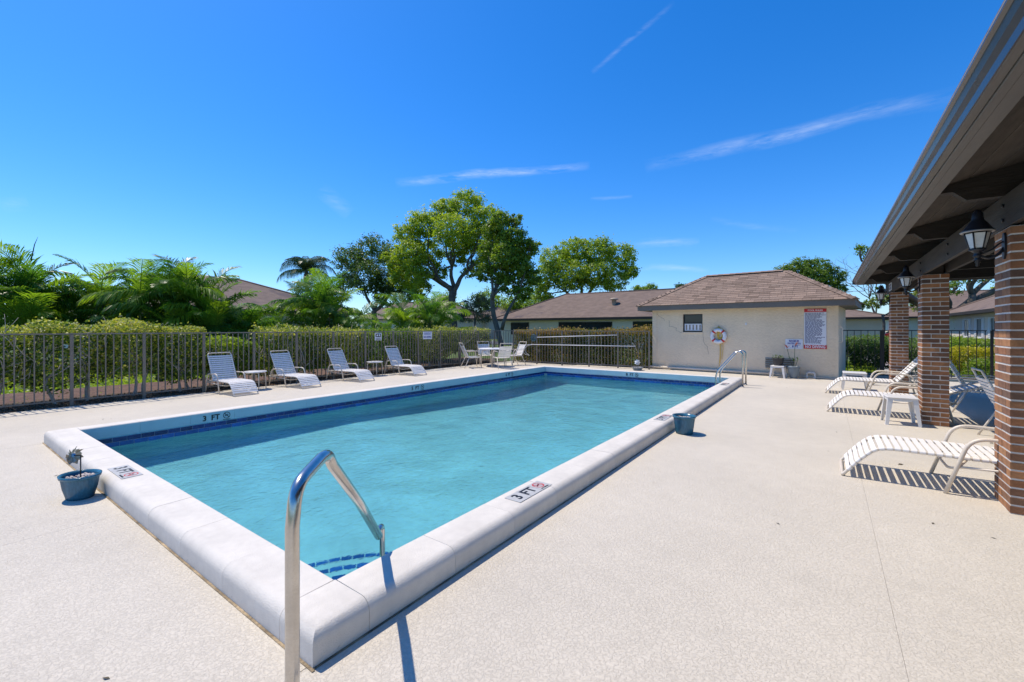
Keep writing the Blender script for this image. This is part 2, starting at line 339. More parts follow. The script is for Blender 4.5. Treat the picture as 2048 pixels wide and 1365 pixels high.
def water_mat():
    m = bpy.data.materials.new('clear_pool_water'); m.use_nodes = True; t = m.node_tree; L = t.links; t.nodes.clear()
    o = N(t, 'ShaderNodeOutputMaterial'); tr = N(t, 'ShaderNodeBsdfRefraction'); gl = N(t, 'ShaderNodeBsdfGlossy'); fr = N(t, 'ShaderNodeFresnel'); ms = N(t, 'ShaderNodeMixShader')
    tr.inputs['Color'].default_value = (.76, .95, .97, 1); tr.inputs['Roughness'].default_value = 0; tr.inputs['IOR'].default_value = 1.33; gl.inputs['Roughness'].default_value = .02; fr.inputs[0].default_value = 1.33
    g = N(t, 'ShaderNodeNewGeometry')
    n1 = N(t, 'ShaderNodeTexNoise'); n1.inputs['Scale'].default_value = 2.2; n1.inputs['Detail'].default_value = 3
    n2 = N(t, 'ShaderNodeTexNoise'); n2.inputs['Scale'].default_value = 16; n2.inputs['Detail'].default_value = 4; n2.inputs['Distortion'].default_value = .8
    mp = N(t, 'ShaderNodeMapping'); mp.inputs['Scale'].default_value = (1, .8, 1); mp.inputs['Rotation'].default_value = (0, 0, .5)
    L.new(g.outputs['Position'], mp.inputs[0]); L.new(mp.outputs[0], n1.inputs['Vector']); L.new(mp.outputs[0], n2.inputs['Vector'])
    h = mth('ADD', mth('MULTIPLY', n1.outputs['Fac'], .9, tree=t), mth('MULTIPLY', n2.outputs['Fac'], .26, tree=t), tree=t)
    b = N(t, 'ShaderNodeBump'); b.inputs['Strength'].default_value = 1; b.inputs['Distance'].default_value = .038; L.new(h, b.inputs['Height'])
    b2 = N(t, 'ShaderNodeBump'); b2.inputs['Strength'].default_value = .3; b2.inputs['Distance'].default_value = .017; L.new(h, b2.inputs['Height'])
    for q in (gl, fr): L.new(b.outputs[0], q.inputs['Normal'])
    L.new(b2.outputs[0], tr.inputs['Normal'])
    L.new(fr.outputs[0], ms.inputs[0]); L.new(tr.outputs[0], ms.inputs[1]); L.new(gl.outputs[0], ms.inputs[2]); L.new(ms.outputs[0], o.inputs[0])
    return m
M['water'] = water_mat()

# ---------------------------------------------------------------- text
def text(s, size, m, parent, Mx, name='lettering', bold=.0, width=None, shear=0):
    cu = bpy.data.curves.new('t', 'FONT'); cu.body = s; cu.size = size; cu.align_x = 'CENTER'; cu.align_y = 'CENTER'; cu.extrude = .0006; cu.offset = bold; cu.shear = shear; cu.resolution_u = 2
    ob = bpy.data.objects.new('t', cu); me = bpy.data.meshes.new_from_object(ob); bpy.data.objects.remove(ob)
    if width:
        xs = [v.co.x for v in me.vertices]; k = width/(max(xs)-min(xs))
        for v in me.vertices: v.co.x *= k
    me.materials.clear(); o = link(name, me, m, parent); o.matrix_local = Mx; return o
def frame(origin, xdir, ydir):
    x = Vector(xdir).normalized(); y = Vector(ydir).normalized(); z = x.cross(y)
    return Matrix(((x.x, y.x, z.x, origin[0]), (x.y, y.y, z.y, origin[1]), (x.z, y.z, z.z, origin[2]), (0, 0, 0, 1)))

# ---------------------------------------------------------------- foliage
def leaves_mesh(name, P, Nrm, size, tint, aspect=.55, jitter=.8):
    n = len(P); P = np.asarray(P, float)
    d = rng.normal(size=(n, 3)); d /= np.linalg.norm(d, axis=1)[:, None]
    nn = d*jitter+np.asarray(Nrm, float); nn /= np.linalg.norm(nn, axis=1)[:, None]+1e-9
    a = np.cross(nn, rng.normal(size=(n, 3))); a /= np.linalg.norm(a, axis=1)[:, None]+1e-9
    b = np.cross(nn, a); s = (size*rng.uniform(.6, 1.3, n))[:, None]
    v = np.stack([P-a*s*.5, P+b*s*.5*aspect-a*s*.05, P+a*s*.5, P-b*s*.5*aspect-a*s*.05], 1).reshape(-1, 3)
    me = bpy.data.meshes.new(name); me.vertices.add(4*n); me.vertices.foreach_set('co', v.ravel())
    me.loops.add(4*n); me.loops.foreach_set('vertex_index', np.arange(4*n, dtype=np.int32)); me.polygons.add(n)
    me.polygons.foreach_set('loop_start', np.arange(0, 4*n, 4, dtype=np.int32)); me.polygons.foreach_set('loop_total', np.full(n, 4, np.int32))
    at = me.attributes.new('tint', 'FLOAT', 'FACE'); at.data.foreach_set('value', np.clip(tint, 0, 1).astype(np.float32)); me.update(); me.validate(); return me
def blob_leaves(blobs, n, size, clump=.16, per=45, base=.35, spread=.22, up=.5):
    """blobs: (x,y,z,rx,ry,rz) ; leaves gathered into twig clumps near the surface of each blob"""
    vol = np.array([b[3]*b[4]*b[5] for b in blobs])**.75; vol /= vol.sum(); Ps = []; Ns = []; Ts = []
    for b, w_ in zip(blobs, vol):
        k = max(3, int(n*w_/per)); d = rng.normal(size=(k, 3)); d /= np.linalg.norm(d, axis=1)[:, None]
        rr = rng.uniform(.25, 1.02, k)**.45; cr = np.array(b[3:6]); cen = np.array(b[:3])+d*rr[:, None]*cr
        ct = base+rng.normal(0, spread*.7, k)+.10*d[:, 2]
        cs = clump*rng.uniform(.5, 1.4, k)*cr.mean()
        pts = np.repeat(cen, per, 0)+rng.normal(size=(k*per, 3))*np.repeat(cs, per)[:, None]*np.array([1, 1, .7])
        Ps.append(pts); Ns.append(np.repeat(d, per, 0)*.5+np.array([0, 0, up])); Ts.append(np.repeat(ct, per)+rng.normal(0, spread*.6, k*per))
    return np.concatenate(Ps), np.concatenate(Ns), np.concatenate(Ts)
def limb(mb, a, b, r0, r1, sag=.08, n=6, seg=6):
    a = Vector(a); b = Vector(b); L = (b-a).length; pts = []; rr = []
    o = Vector((random.uniform(-1, 1), random.uniform(-1, 1), random.uniform(-.5, 1)))*L*sag
    o2 = Vector((random.uniform(-1, 1), random.uniform(-1, 1), random.uniform(-.5, .5)))*L*sag*.5
    for i in range(seg+1):
        t = i/seg; pts.append(a.lerp(b, t)+o*math.sin(math.pi*t)+o2*math.sin(2*math.pi*t)); rr.append(r0+(r1-r0)*t)
    mb.tube(pts, 0, n, rr=rr); return pts
def tree(name, label, cat, base, t, fork, blobs, nleaf, lsize, m, trunk_r=.25, clump=.16, limbs=True, group=None, sub=3, mt='bark', per=45, base_t=.35, twigs=2, extra=None):
    """base/fork: (px, py or z) ; blobs in (px, py, rpx, depth offset)"""
    bx, by = gxy(base, t); fx, fy = gxy(fork[0], t); fz = zz(fork[1], t)
    e = empty(name, label, cat, (bx, by, 0), group=group); B = []
    for (px, py, r, dt) in blobs:
        tt = t+dt; x, y = gxy(px, tt); rr = r/FPX*tt; B.append((x-bx, y-by, zz(py, tt), rr, rr, rr*.85))
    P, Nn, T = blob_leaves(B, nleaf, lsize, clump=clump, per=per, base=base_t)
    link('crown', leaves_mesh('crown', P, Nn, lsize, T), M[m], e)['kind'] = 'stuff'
    mb = MB(); f = Vector((fx-bx, fy-by, fz))
    limb(mb, (0, 0, -.1), f, trunk_r, trunk_r*.75, .05, 9, 8)
    if limbs:
        cs = [Vector(b[:3]) for b in B]; ng = min(4, max(1, len(B)//3)); order = sorted(range(len(B)), key=lambda i: (cs[i].x*math.cos(R(YAW))+cs[i].y*math.sin(R(YAW))))
        groups = [order[i*len(order)//ng:(i+1)*len(order)//ng] for i in range(ng)]
        for gi, gr in enumerate(groups):
            if not gr: continue
            cen = sum((cs[i] for i in gr), Vector())/len(gr); st = f-Vector((0, 0, trunk_r*random.uniform(0, 2.5))); k1 = st.lerp(cen, .5); limb(mb, st, k1, trunk_r*.6, trunk_r*.34, .12, 8, 7)
            for i in gr:
                c = cs[i]; mid = k1.lerp(c, .5)+Vector((random.uniform(-.3, .3), random.uniform(-.3, .3), random.uniform(-.1, .3))); limb(mb, k1, mid, trunk_r*.3, trunk_r*.18, .12); limb(mb, mid, c, trunk_r*.18, trunk_r*.07, .12)
                for k in range(twigs):
                    d = Vector((random.gauss(0, 1), random.gauss(0, 1), abs(random.gauss(0, .8)))).normalized()
                    limb(mb, mid.lerp(c, random.uniform(.2, .9)), c+d*B[i][3]*.85, trunk_r*.10, .012, .12, 4)
    if extra: extra(mb, f, e)
    mb.build('trunk', M[mt], e, fix=False); return e
def frond_mesh(name, L=1.9, a0=70, a1=-25, nl=34, ll=.5, wl=.035, droop=.35, vee=.5, start=.2, forward=.5):
    mb = MB(); n = 14; pts = []; p = Vector((0, 0, 0))
    for i in range(n+1):
        s = i/n; pts.append(p.copy()); a = R(a0+(a1-a0)*s**1.15); p = p+Vector((math.cos(a), 0, math.sin(a)))*(L/n)
    mb.tube(pts, 0, 4, rr=[.014*(1-.85*i/n)+.002 for i in range(n+1)])
    for k in range(nl):
        s = start+(1-start)*(k/(nl-1)); q = s*n; i = min(int(q), n-1); b = pts[i].lerp(pts[i+1], q-i); d = (pts[i+1]-pts[i]).normalized()
        upv = Vector((-d.z, 0, d.x)); l = ll*(math.sin(math.pi*min(1, (s-start)/(1-start)*.82+.16))**.7)
        for sd in (-1, 1):
            j = random.uniform(.85, 1.1); dr = (Vector((0, sd, 0))+d*forward*random.uniform(.8, 1.2)+upv*vee*random.uniform(.6, 1.2)).normalized()
            m1 = b+dr*l*.5*j; e = b+dr*l*j+Vector((0, 0, -droop*l*random.uniform(.7, 1.5))); m1 = m1+Vector((0, 0, -.06*l))
            sv = d*wl*.5
            mb.add([b-sv*.5, b+sv*.5, m1+sv, m1-sv, e], [(0, 1, 2, 3), (3, 2, 4)])
    return mb.mesh(name, fix=False)
FR = [frond_mesh('areca_frond', 1.75, 84, -10, 38, .66, .040, .42, .32, .14, 1.15), frond_mesh('areca_frond', 1.65, 70, -30, 38, .64, .040, .5, .3, .14, 1.1), frond_mesh('areca_frond', 1.85, 88, 20, 38, .66, .040, .3, .42, .14, 1.3),
      frond_mesh('areca_frond', 1.6, 60, -42, 36, .62, .040, .55, .25, .14, 1.1), frond_mesh('areca_frond', 1.5, 46, -55, 36, .6, .040, .5, .25, .14, 1.1), frond_mesh('areca_frond', 1.3, 80, 30, 30, .55, .038, .25, .5, .14, 1.4)]
QF = [frond_mesh('queen_frond', 2.9, 60, -75, 46, .62, .045, 1.0, .15, .12, .4), frond_mesh('queen_frond', 2.9, 30, -85, 46, .62, .045, 1.1, .1, .12, .4), frond_mesh('queen_frond', 2.7, 80, -40, 46, .6, .045, .9, .2, .12, .4)]
def palm_clump(label, px, t, hpy, wpx, nst, m='palm', group='areca palms behind the left fence', perst=5, sc=1.0):
    sc *= 1.3; x0, y0 = gxy(px, t); H = zz(hpy, t); W = wpx/FPX*t; e = empty('areca_palm', label, 'palm', (x0, y0, 0), group=group)
    st = MB()
    for i in range(nst):
        a = random.uniform(0, 2*math.pi); r = W*.33*math.sqrt(random.random()); hb = max(.25, (H-1.35*sc)*(.1+.9*(1-((i*.618)%1)**1.5))) if i else max(.4, H-1.35*sc)
        bx, by = math.cos(a)*r*.5, math.sin(a)*r*.5; tx, ty = math.cos(a)*r*1.15, math.sin(a)*r*1.15
        s = MB(); limb(s, (bx, by, -.05), (tx, ty, hb), .035, .028, .03, 6, 5); s.build('stem', M['cane'], e, fix=False)
        a0 = random.uniform(0, 6.28)
        for k in range(perst):
            f = random.choice(FR[:3] if k < perst*.4 else FR[1:]); az = a0+k*2.4+random.uniform(-.3, .3)
            o = link('frond', f, M[m], e, (tx, ty, hb-.05*k), (0, random.uniform(-.1, .3), az)); q = sc*random.uniform(.7, 1.05); o.scale = (q, q, q)
    return e

# ================================================================ SETTING
XR, YF, XL, YB, ZC, WC, ZW = -1.81, 1.03, -8.18, 13.18, .156, .29, -.135
IXR, IYF, IXL, IYB = XR-WC, YF+WC, XL+WC, YB-WC
def ring(name, x0, x1, y0, y1, hx0, hx1, hy0, hy1, z, m):
    v = [(x0,y0,z),(x1,y0,z),(x1,y1,z),(x0,y1,z),(hx0,hy0,z),(hx1,hy0,z),(hx1,hy1,z),(hx0,hy1,z)]
    f = [(0,1,5,4),(1,2,6,5),(2,3,7,6),(3,0,4,7)]
    o = MB().add(v, f).build(name, m, fix=False); o['kind'] = 'structure'; return o
HO = (XL+.05, XR-.05, YF+.05, YB-.05)
ring('ground', -400, 400, -300, 500, *HO, -.10, M['grass'])
# mulch beds beyond the fences
b = MB(); b.box(-13.2, -11.6, -8, 15.9, -.099, -.02); b.build('mulch_bed', M['dirt'])['kind'] = 'structure'
b = MB(); b.box(-15.4, -13.3, -8, 17, -.099, -.04); b.build('mulch_bed', M['mulch'])['kind'] = 'structure'
b = MB(); b.box(-11.55, -5.3, 15.15, 17.2, -.099, -.015); b.build('mulch_bed', M['dirt'])['kind'] = 'structure'
# deck slabs with narrow joints
deck = bpy.data.objects.new('pool_deck', None); C.objects.link(deck); deck['kind'] = 'structure'
for (x0, x1, y0, y1) in [(-11.6, XL+.02, -5, 15.15), (XL+.024, -4.551, -5, YF+.03), (-4.549, XR-.03, -5, YF+.03), (XL+.024, XR-.03, YB-.03, 15.9), (XR-.026, .2794, -5, 16.9), (.2808, 4.6, -5, 16.9), (4.604, 9, -5, 16.9)]:
    MB().box(x0, x1, y0, y1, -.12, 0).build('deck_slab', M['deck'], deck)
ring('deck_base', -11.58, 8.98, -4.98, 16.85, *HO, -.012, M['joint'])
# walkway beyond the right fence
b = MB(); b.box(-.2, 12, 17.6, 18.9, -.099, -.03); b.build('path', M['concrete'])['kind'] = 'structure'
b = MB(); b.box(1.6, 3.3, 18.905, 30, -.099, -.032); b.build('path', M['concrete'])['kind'] = 'structure'
b = MB(); b.box(-60, 60, 33, 40, -.099, -.06); b.build('road', mat('asphalt', (.06, .06, .06), .9, var=.1, bump=.3))['kind'] = 'structure'

# ---- pool basin
basin = bpy.data.objects.new('pool_basin', None); C.objects.link(basin); basin['kind'] = 'structure'
def floorz(y): return -1.10 if y < 5 else (-1.10-(y-5)/(9.5-5)*.8 if y < 9.5 else -1.9)
ys = [IYF, 3, 5, 6.5, 8, 9.5, 11, IYB]; b = MB()
for i in range(len(ys)-1):
    a, c = ys[i], ys[i+1]
    b.quad((IXL, a, floorz(a)), (IXR, a, floorz(a)), (IXR, c, floorz(c)), (IXL, c, floorz(c)))
    for X in (IXL, IXR): b.quad((X, a, floorz(a)), (X, c, floorz(c)), (X, c, 0), (X, a, 0))
for Y in (IYF, IYB): b.quad((IXL, Y, floorz(Y)), (IXR, Y, floorz(Y)), (IXR, Y, 0), (IXL, Y, 0))
b.build('pool_shell', M['plaster'], basin, fix=False)
b = MB()
for r, z0, z1 in [(1.50, -1.10, -.885), (1.14, -.885, -.635), (.80, -.635, -.385)]:
    pts = [(IXR-.001, IYF+.001)]+[(IXR-.001-r*math.cos(R(a)), IYF+.001+r*math.sin(R(a))) for a in range(0, 91, 5)]
    b.prism(pts, 'z', z0, z1)
b.build('corner_step', M['plaster'], basin)
tm = MB().box(-.0445, .0445, -.003, .05, -.004, .005).mesh('step_tile')
for r, z in [(1.50, -.885), (1.14, -.635), (.80, -.385)]:
    n = int(r*math.pi/2/.098)
    for i in range(n):
        a = R(90*(i+.5)/n); o = link('step_tile', tm, M['tile2'], basin, (IXR-(r-.045)*math.cos(a), IYF+(r-.045)*math.sin(a), z), (0, 0, math.pi/2-a))
# waterline tiles: two rows, single tiles on the two walls one can see
for nm, m_, zc, off in [('waterline_tile', M['tile'], -.045, 0), ('waterline_tile', M['tile2'], -.109, .077)]:
    t = MB().box(0, .008, -.0745, .0745, -.0295, .0295).mesh(nm); n = 0
    y = IYF+.08+off
    while y < IYB-.05: link(nm, t, m_, basin, (IXL, y, zc)); y += .1545
    x = IXL+.09+off
    while x < IXR-.05: link(nm, t, m_, basin, (x, IYB, zc), (0, 0, R(-90))); x += .1545
b = MB()
for k, zc in ((0, -.045), (.077, -.109)):
    y = IYF+.08+k
    while y < IYB-.05: b.box(IXR-.008, IXR, y-.0745, y+.0745, zc-.0295, zc+.0295); y += .1545
    x = IXL+.09+k
    while x < IXR-.05: b.box(x-.0745, x+.0745, IYF, IYF+.008, zc-.0295, zc+.0295); x += .1545
tag(b.build('waterline_tiles', M['tile'], basin), kind='stuff')
b = MB()
b.box(IXL-.02, IXL+.004, IYF, IYB, -.145, -.012); b.box(IXR-.004, IXR+.02, IYF, IYB, -.145, -.012)
b.box(IXL, IXR, IYF-.02, IYF+.004, -.145, -.012); b.box(IXL, IXR, IYB-.004, IYB+.02, -.145, -.012); b.build('grout_band', M['grout'], basin)
b = MB().quad((IXL-.02, IYF-.02, ZW), (IXR+.02, IYF-.02, ZW), (IXR+.02, IYB+.02, ZW), (IXL-.02, IYB+.02, ZW)); wat = b.build('pool_water', M['water'], fix=False); tag(wat, kind='structure'); wat.data.polygons.foreach_set('use_smooth', [True]); wat.data.update()
wat.cycles.is_caustics_caster = True; sd.cycles.is_caustics_light = True
for q in basin.children: q.cycles.is_caustics_receiver = True

# ---- raised coping made of stones
cop = bpy.data.objects.new('pool_coping', None); C.objects.link(cop); cop['kind'] = 'structure'
def stone(L, w_=WC, both=False):
    """stone along +x from 0..L, outer side at y=0, inner at y=w"""
    r = .062; prof = [(.0, -.05), (.0, .04)]+[(.0+r-r*math.cos(R(a)), ZC-r+r*math.sin(R(a))) for a in range(0, 91, 15)]+[(w_-.012, ZC+.002), (w_, ZC-.008), (w_, -.012), (w_-.06, -.012), (w_-.06, -.05)]
    b = MB(); n = len(prof); g = .0010; b.smooth = True
    vs = [(g, p[0], p[1]) for p in prof]+[(L-g, p[0], p[1]) for p in prof]
    b.add(vs, [(i, (i+1) % n, n+(i+1) % n, n+i) for i in range(n)]); b.smooth = False
    b.add(vs, [tuple(range(n))[::-1], tuple(range(n, 2*n))]); me = b.mesh('coping_stone', 40); 
    for q in (M['coping'], M['copface']): me.materials.append(q)
    for p in me.polygons:
        if p.normal.y > .9 and abs(p.center.y-w_) < .005: p.material_index = 1
    return me
def run(p0, p1, skip0=WC, skip1=WC):
    d = Vector(p1)-Vector(p0); L = d.length-skip0-skip1; n = round(L/.62); s = L/n; me = stone(s); d.normalize(); rz = math.atan2(d.y, d.x)
    for i in range(n):
        q = Vector(p0)+d*(skip0+s*i); link('coping_stone', me, None, cop, (q.x, q.y, random.uniform(-.0008, .0008)), (0, 0, rz))
run((XL, YF, 0), (XR, YF, 0)); run((XR, YF, 0), (XR, YB, 0)); run((XR, YB, 0), (XL, YB, 0)); run((XL, YB, 0), (XL, YF, 0))
def corner():
    bm = bmesh.new(); bmesh.ops.create_cube(bm, size=1)
    for v in bm.verts: v.co = Vector(((v.co.x+.5)*(WC-.0015), (v.co.y+.5)*(WC-.0015), (v.co.z+.5)*(ZC+.05)-.05))
    ed = [e for e in bm.edges if all(v.co.z > .1 for v in e.verts) and (all(v.co.x < .01 for v in e.verts) or all(v.co.y < .01 for v in e.verts))]
    bmesh.ops.bevel(bm, geom=ed, offset=.062, segments=6, profile=.5, affect='EDGES')
    me = bpy.data.meshes.new('coping_stone'); bm.to_mesh(me); bm.free(); me.polygons.foreach_set('use_smooth', [True]*len(me.polygons)); me.set_sharp_from_angle(angle=R(40)); return me
cm = corner()
for (x, y, a) in [(XL, YF, 0), (XR, YF, 90), (XR, YB, 180), (XL, YB, 270)]: link('coping_stone', cm, M['coping'], cop, (x, y, 0), (0, 0, R(a)))
# grime line where the coping meets the deck
for (x0, x1, y0, y1) in [(XL-.02, XR+.02, YF-.014, YF-.001), (XR+.001, XR+.012, YF, YB), (XL-.012, XL-.001, YF, YB), (XL, XR, YB+.001, YB+.012)]:
    MB().box(x0, x1, y0, y1, .0004, .004).build('grime_line', M['grime'], cop)
# depth markers
def nodive(b_, cx, cy, r, Z, plane):   # ring and slash symbol as flat print
    pass
def marker(label, org, xd, yd, num, plate=True, w_=.47, h_=.15, lab_grp='pool depth markers'):
    e = empty('depth_marker', label, 'depth marker', (0, 0, 0), group=lab_grp); F = frame(org, xd, yd)
    if plate:
        for k, (a, c) in enumerate([(-w_/2, -w_/6-.002), (-w_/6+.002, w_/6-.002), (w_/6+.002, w_/2)]):
            o = MB().box(a, c, -h_/2, h_/2, 0, .004).build('tile_plate', M['plate'], e); o.matrix_local = F
    off = .0052 if plate else .002
    text(num, .135 if plate else .115, M['black'], e, F @ Matrix.Translation((-w_/2+.075, 0, off)), bold=.003)
    text('FT', .135 if plate else .115, M['black'], e, F @ Matrix.Translation((-w_/2+.225, 0, off)), bold=.003)
    rm = M['red'] if plate else M['black']; b = MB(); c = (w_/2-.085, .01); r = .052; n = 24
    for i in range(n):
        a0, a1 = 2*math.pi*i/n, 2*math.pi*(i+1)/n; k = r-.009
        b.quad((c[0]+r*math.cos(a0), c[1]+r*math.sin(a0), off), (c[0]+r*math.cos(a1), c[1]+r*math.sin(a1), off), (c[0]+k*math.cos(a1), c[1]+k*math.sin(a1), off), (c[0]+k*math.cos(a0), c[1]+k*math.sin(a0), off))
    b.quad((c[0]-.04, c[1]+.032, off+.0004), (c[0]-.032, c[1]+.04, off+.0004), (c[0]+.04, c[1]-.032, off+.0004), (c[0]+.032, c[1]-.04, off+.0004))
    o = b.build('no_diving_symbol', rm, e, fix=False); o.matrix_local = F
    b = MB(); b.quad((c[0]-.03, c[1]-.016, off+.0002), (c[0]+.012, c[1]-.001, off+.0002), (c[0]+.008, c[1]+.01, off+.0002), (c[0]-.03, c[1]-.004, off+.0002))
    b.quad((c[0]+.008, c[1]+.004, off+.0003), (c[0]+.022, c[1]+.002, off+.0003), (c[0]+.024, c[1]+.016, off+.0003), (c[0]+.01, c[1]+.018, off+.0003))
    o = b.build('diver_figure', M['black'], e, fix=False); o.matrix_local = F
    text('NO DIVING', .02, M['black'], e, F @ Matrix.Translation((c[0], -.058, off)), bold=.0005)
    return e
marker('3 FT no diving plate on the near right coping, its circle red', (-1.955, 2.95, ZC+.0015), (0, 1, 0), (-1, 0, 0), '3')
marker('3 FT no diving plate on the front coping behind the oblong blue planter', (-5.24, 1.172, ZC+.0015), (1, 0, 0), (0, 1, 0), '3')
marker('5 FT no diving plate on the coping half hidden by the blue pot', (-1.955, 6.55, ZC+.0015), (0, 1, 0), (-1, 0, 0), '5')
marker('8 FT no diving plate on the coping just before the pool ladder', (-1.955, 11.3, ZC+.0015), (0, 1, 0), (-1, 0, 0), '8')
for y, n, l in [(2.88, '3', '3 FT print on the inner face of the left coping, nearest the shallow end'), (7.1, '5', '5 FT print on the inner face of the left coping, halfway along'), (10.8, '6', '6 FT print on the inner face of the left coping, near the far corner')]:
    marker(l, (IXL+.001, y, .062), (0, 1, 0), (0, 0, 1), n, False)
marker('8 FT print on the inner face of the far coping below the flower spinner bowl', (-4.8, IYB-.001, .062), (1, 0, 0), (0, 0, 1), '8', False)

# ================================================================ PUMP HOUSE
PR = math.atan2(-.0856, .9963)
ph = empty('pump_house', 'small beige stucco pump house with hipped brown shingle roof behind the pool', 'building', (-5.2, 16.1, 0), PR)
LW, DW, EB, ET, OH = 5.49, 3.0, 2.13, 2.29, .38
b = MB(); WX0, WX1, WZ0, WZ1 = 1.10, 1.76, 1.345, 1.97; T = .15
b.box(0, WX0, 0, T, -.1, EB); b.box(WX1, LW, 0, T, -.1, EB); b.box(WX0, WX1, 0, T, -.1, WZ0); b.box(WX0, WX1, 0, T, WZ1, EB)
b.box(0, T, T, DW, -.1, EB); b.box(LW-T, LW, T, DW, -.1, EB); b.box(T, LW-T, DW-T, DW, -.1, EB)
b.build('wall', M['stucco'], ph)
MB().box(-.01, .16, -.012, 0, -.05, EB).build("corner_bead", M["stucco"], ph); MB().box(LW-.08, LW+.012, -.014, 0, -.05, EB).build("corner_bead", M["stucco"], ph)
b = MB(); b.box(-OH, LW+OH, -OH, DW+OH, EB, EB+.02); b.build('soffit', M['phtrim'], ph)
b = MB()
def sloped(b, x0, x1, y, out): pass
for (x0, x1, y0, y1) in [(-OH-.03, LW+OH+.03, -OH-.03, -OH), (-OH-.03, LW+OH+.03, DW+OH, DW+OH+.03), (-OH-.03, -OH, -OH, DW+OH), (LW+OH, LW+OH+.03, -OH, DW+OH)]: b.box(x0, x1, y0, y1, EB-.015, ET)
b.build('fascia', M['phtrim'], ph)
EX0, EX1, EY0, EY1, RZ = -OH-.05, LW+OH+.05, -OH-.05, DW+OH+.05, 3.42; RX0, RX1, RY = 1.45, 4.0, DW/2
rf = MB(); A_, B_, C_, D_ = (EX0, EY0, ET), (EX1, EY0, ET), (EX1, EY1, ET), (EX0, EY1, ET); P_, Q_ = (RX0, RY, RZ), (RX1, RY, RZ)
rf.add([A_, B_, C_, D_, P_, Q_], [(0, 1, 5, 4), (1, 2, 5), (2, 3, 4, 5), (3, 0, 4), (3, 2, 1, 0)]); roof = rf.build('roof', M['shingle_s'], ph, fix=False)
at = roof.data.attributes.new('tint', 'FLOAT', 'FACE'); at.data.foreach_set('value', [.3]*5)
def shingles(plane, count_single):
    """plane: eave start, eave end, ridge start, ridge end"""
    a, b_, c, d = [Vector(p) for p in plane]; ex = (b_-a).normalized(); nrm = ex.cross((c-a)).normalized(); up = nrm.cross(ex); sl = (c-a).dot(up); rows = int(sl/.135)
    unit = MB().add([(0, 0, .002), (1, 0, .002), (1, 1, .002), (0, 1, .002), (0, 0, .016), (1, 0, .016), (1, 1, .005), (0, 1, .005)], [(0, 1, 5, 4), (1, 2, 6, 5), (3, 0, 4, 7), (4, 5, 6, 7)]).mesh('shingle', fix=False)
    o = None
    if not count_single: unit = None; big = MB(); tints = []
    for r in range(rows):
        f = r*.135/sl; f2 = min(1, (r*.135+.15)/sl); x0 = a.lerp(c, f); x1 = b_.lerp(d, f); y0 = a.lerp(c, (f+f2)/2); L0 = (x0-a).dot(ex); L1 = (x1-a).dot(ex)
        x = L0-random.uniform(0, .3)
        while x < L1:
            wd = random.choice([.22, .3, .3, .36]); s = max(x, L0+.01); e = min(x+wd-.006, L1-.01); x += wd
            if e-s < .04: continue
            p = a+ex*s+up*(r*.135-.008+random.uniform(-.004, .004))
            if count_single:
                o = link('shingle', unit, M['shingle'], roof, p, None, (e-s, .155, 1)); o.rotation_mode = 'QUATERNION'
                o.rotation_quaternion = Matrix((ex, up, nrm)).transposed().to_quaternion()
            else:
                Mx = Matrix(((ex.x, up.x, nrm.x, p.x), (ex.y, up.y, nrm.y, p.y), (ex.z, up.z, nrm.z, p.z), (0, 0, 0, 1))); w2 = e-s
                big.add([Mx @ Vector(q) for q in [(0, 0, .002), (w2, 0, .002), (w2, .15, .002), (0, .15, .002), (0, 0, .016), (w2, 0, .016), (w2, .15, .005), (0, .15, .005)]], [(0, 1, 5, 4), (1, 2, 6, 5), (3, 0, 4, 7), (4, 5, 6, 7)]); tints += [random.random()]*4
    if not count_single:
        o = big.build('shingle_field', M['shingle_s'], roof, fix=False); o['kind'] = 'stuff'
        at = o.data.attributes.new('tint', 'FLOAT', 'FACE'); at.data.foreach_set('value', tints)
shingles((A_, B_, P_, Q_), True)
for pl in ((B_, C_, Q_, Q_), (D_, A_, P_, P_), (C_, D_, Q_, P_)): shingles(pl, False)
def caps(p, q, parent, name='ridge_cap'):
    p = Vector(p); q = Vector(q); d = (q-p); n = int(d.length/.2); d.normalize(); side = d.cross(Vector((0, 0, 1))).normalized(); u = side.cross(d)
    me = MB().add([(0, -.13, -.045), (0, 0, .012), (0, .13, -.045), (.25, -.13, -.052), (.25, 0, .0), (.25, .13, -.052), (0, -.13, -.06), (0, .13, -.06)], [(0, 1, 4, 3), (1, 2, 5, 4), (0, 6, 7, 2, 1)]).mesh('ridge_cap', fix=False)
    Mx = Matrix((d, -side, u)).transposed().to_quaternion()
    for i in range(n):
        o = link(name, me, M['shingle'], parent, p+d*(i*.2)+Vector((0, 0, .035)), None); o.rotation_mode = 'QUATERNION'; o.rotation_quaternion = Mx
for e_ in ((A_, P_), (B_, Q_), (C_, Q_), (D_, P_), (P_, Q_)): caps(*e_, roof)
win = MB(); f_ = .035
win.box(WX0, WX1, .03, .09, WZ0, WZ0+f_); win.box(WX0, WX1, .03, .09, WZ1-f_, WZ1); win.box(WX0, WX0+f_, .03, .09, WZ0+f_, WZ1-f_); win.box(WX1-f_, WX1, .03, .09, WZ0+f_, WZ1-f_); win.box(WX0+f_, WX1-f_, .02, .08, 1.645, 1.68)
wf = win.build('window', M['black'], ph)
MB().box(WX0+f_, WX1-f_, .06, .066, 1.68, WZ1-f_).build('pane', M['glass'], wf)
MB().box(WX0+f_, WX1-f_, .05, .056, WZ0+f_, 1.645).build('pane', M['curtain'], wf)
MB().box(WX0+.045, WX1-.045, .042, .047, WZ0+.05, 1.635).build('paper_notice', M['signwhite'], wf)
b = MB()
for i in range(5):
    x = WX0+.085+i*.115; b.box(x, x+.045, .039, .042, WZ0+.075, 1.60)
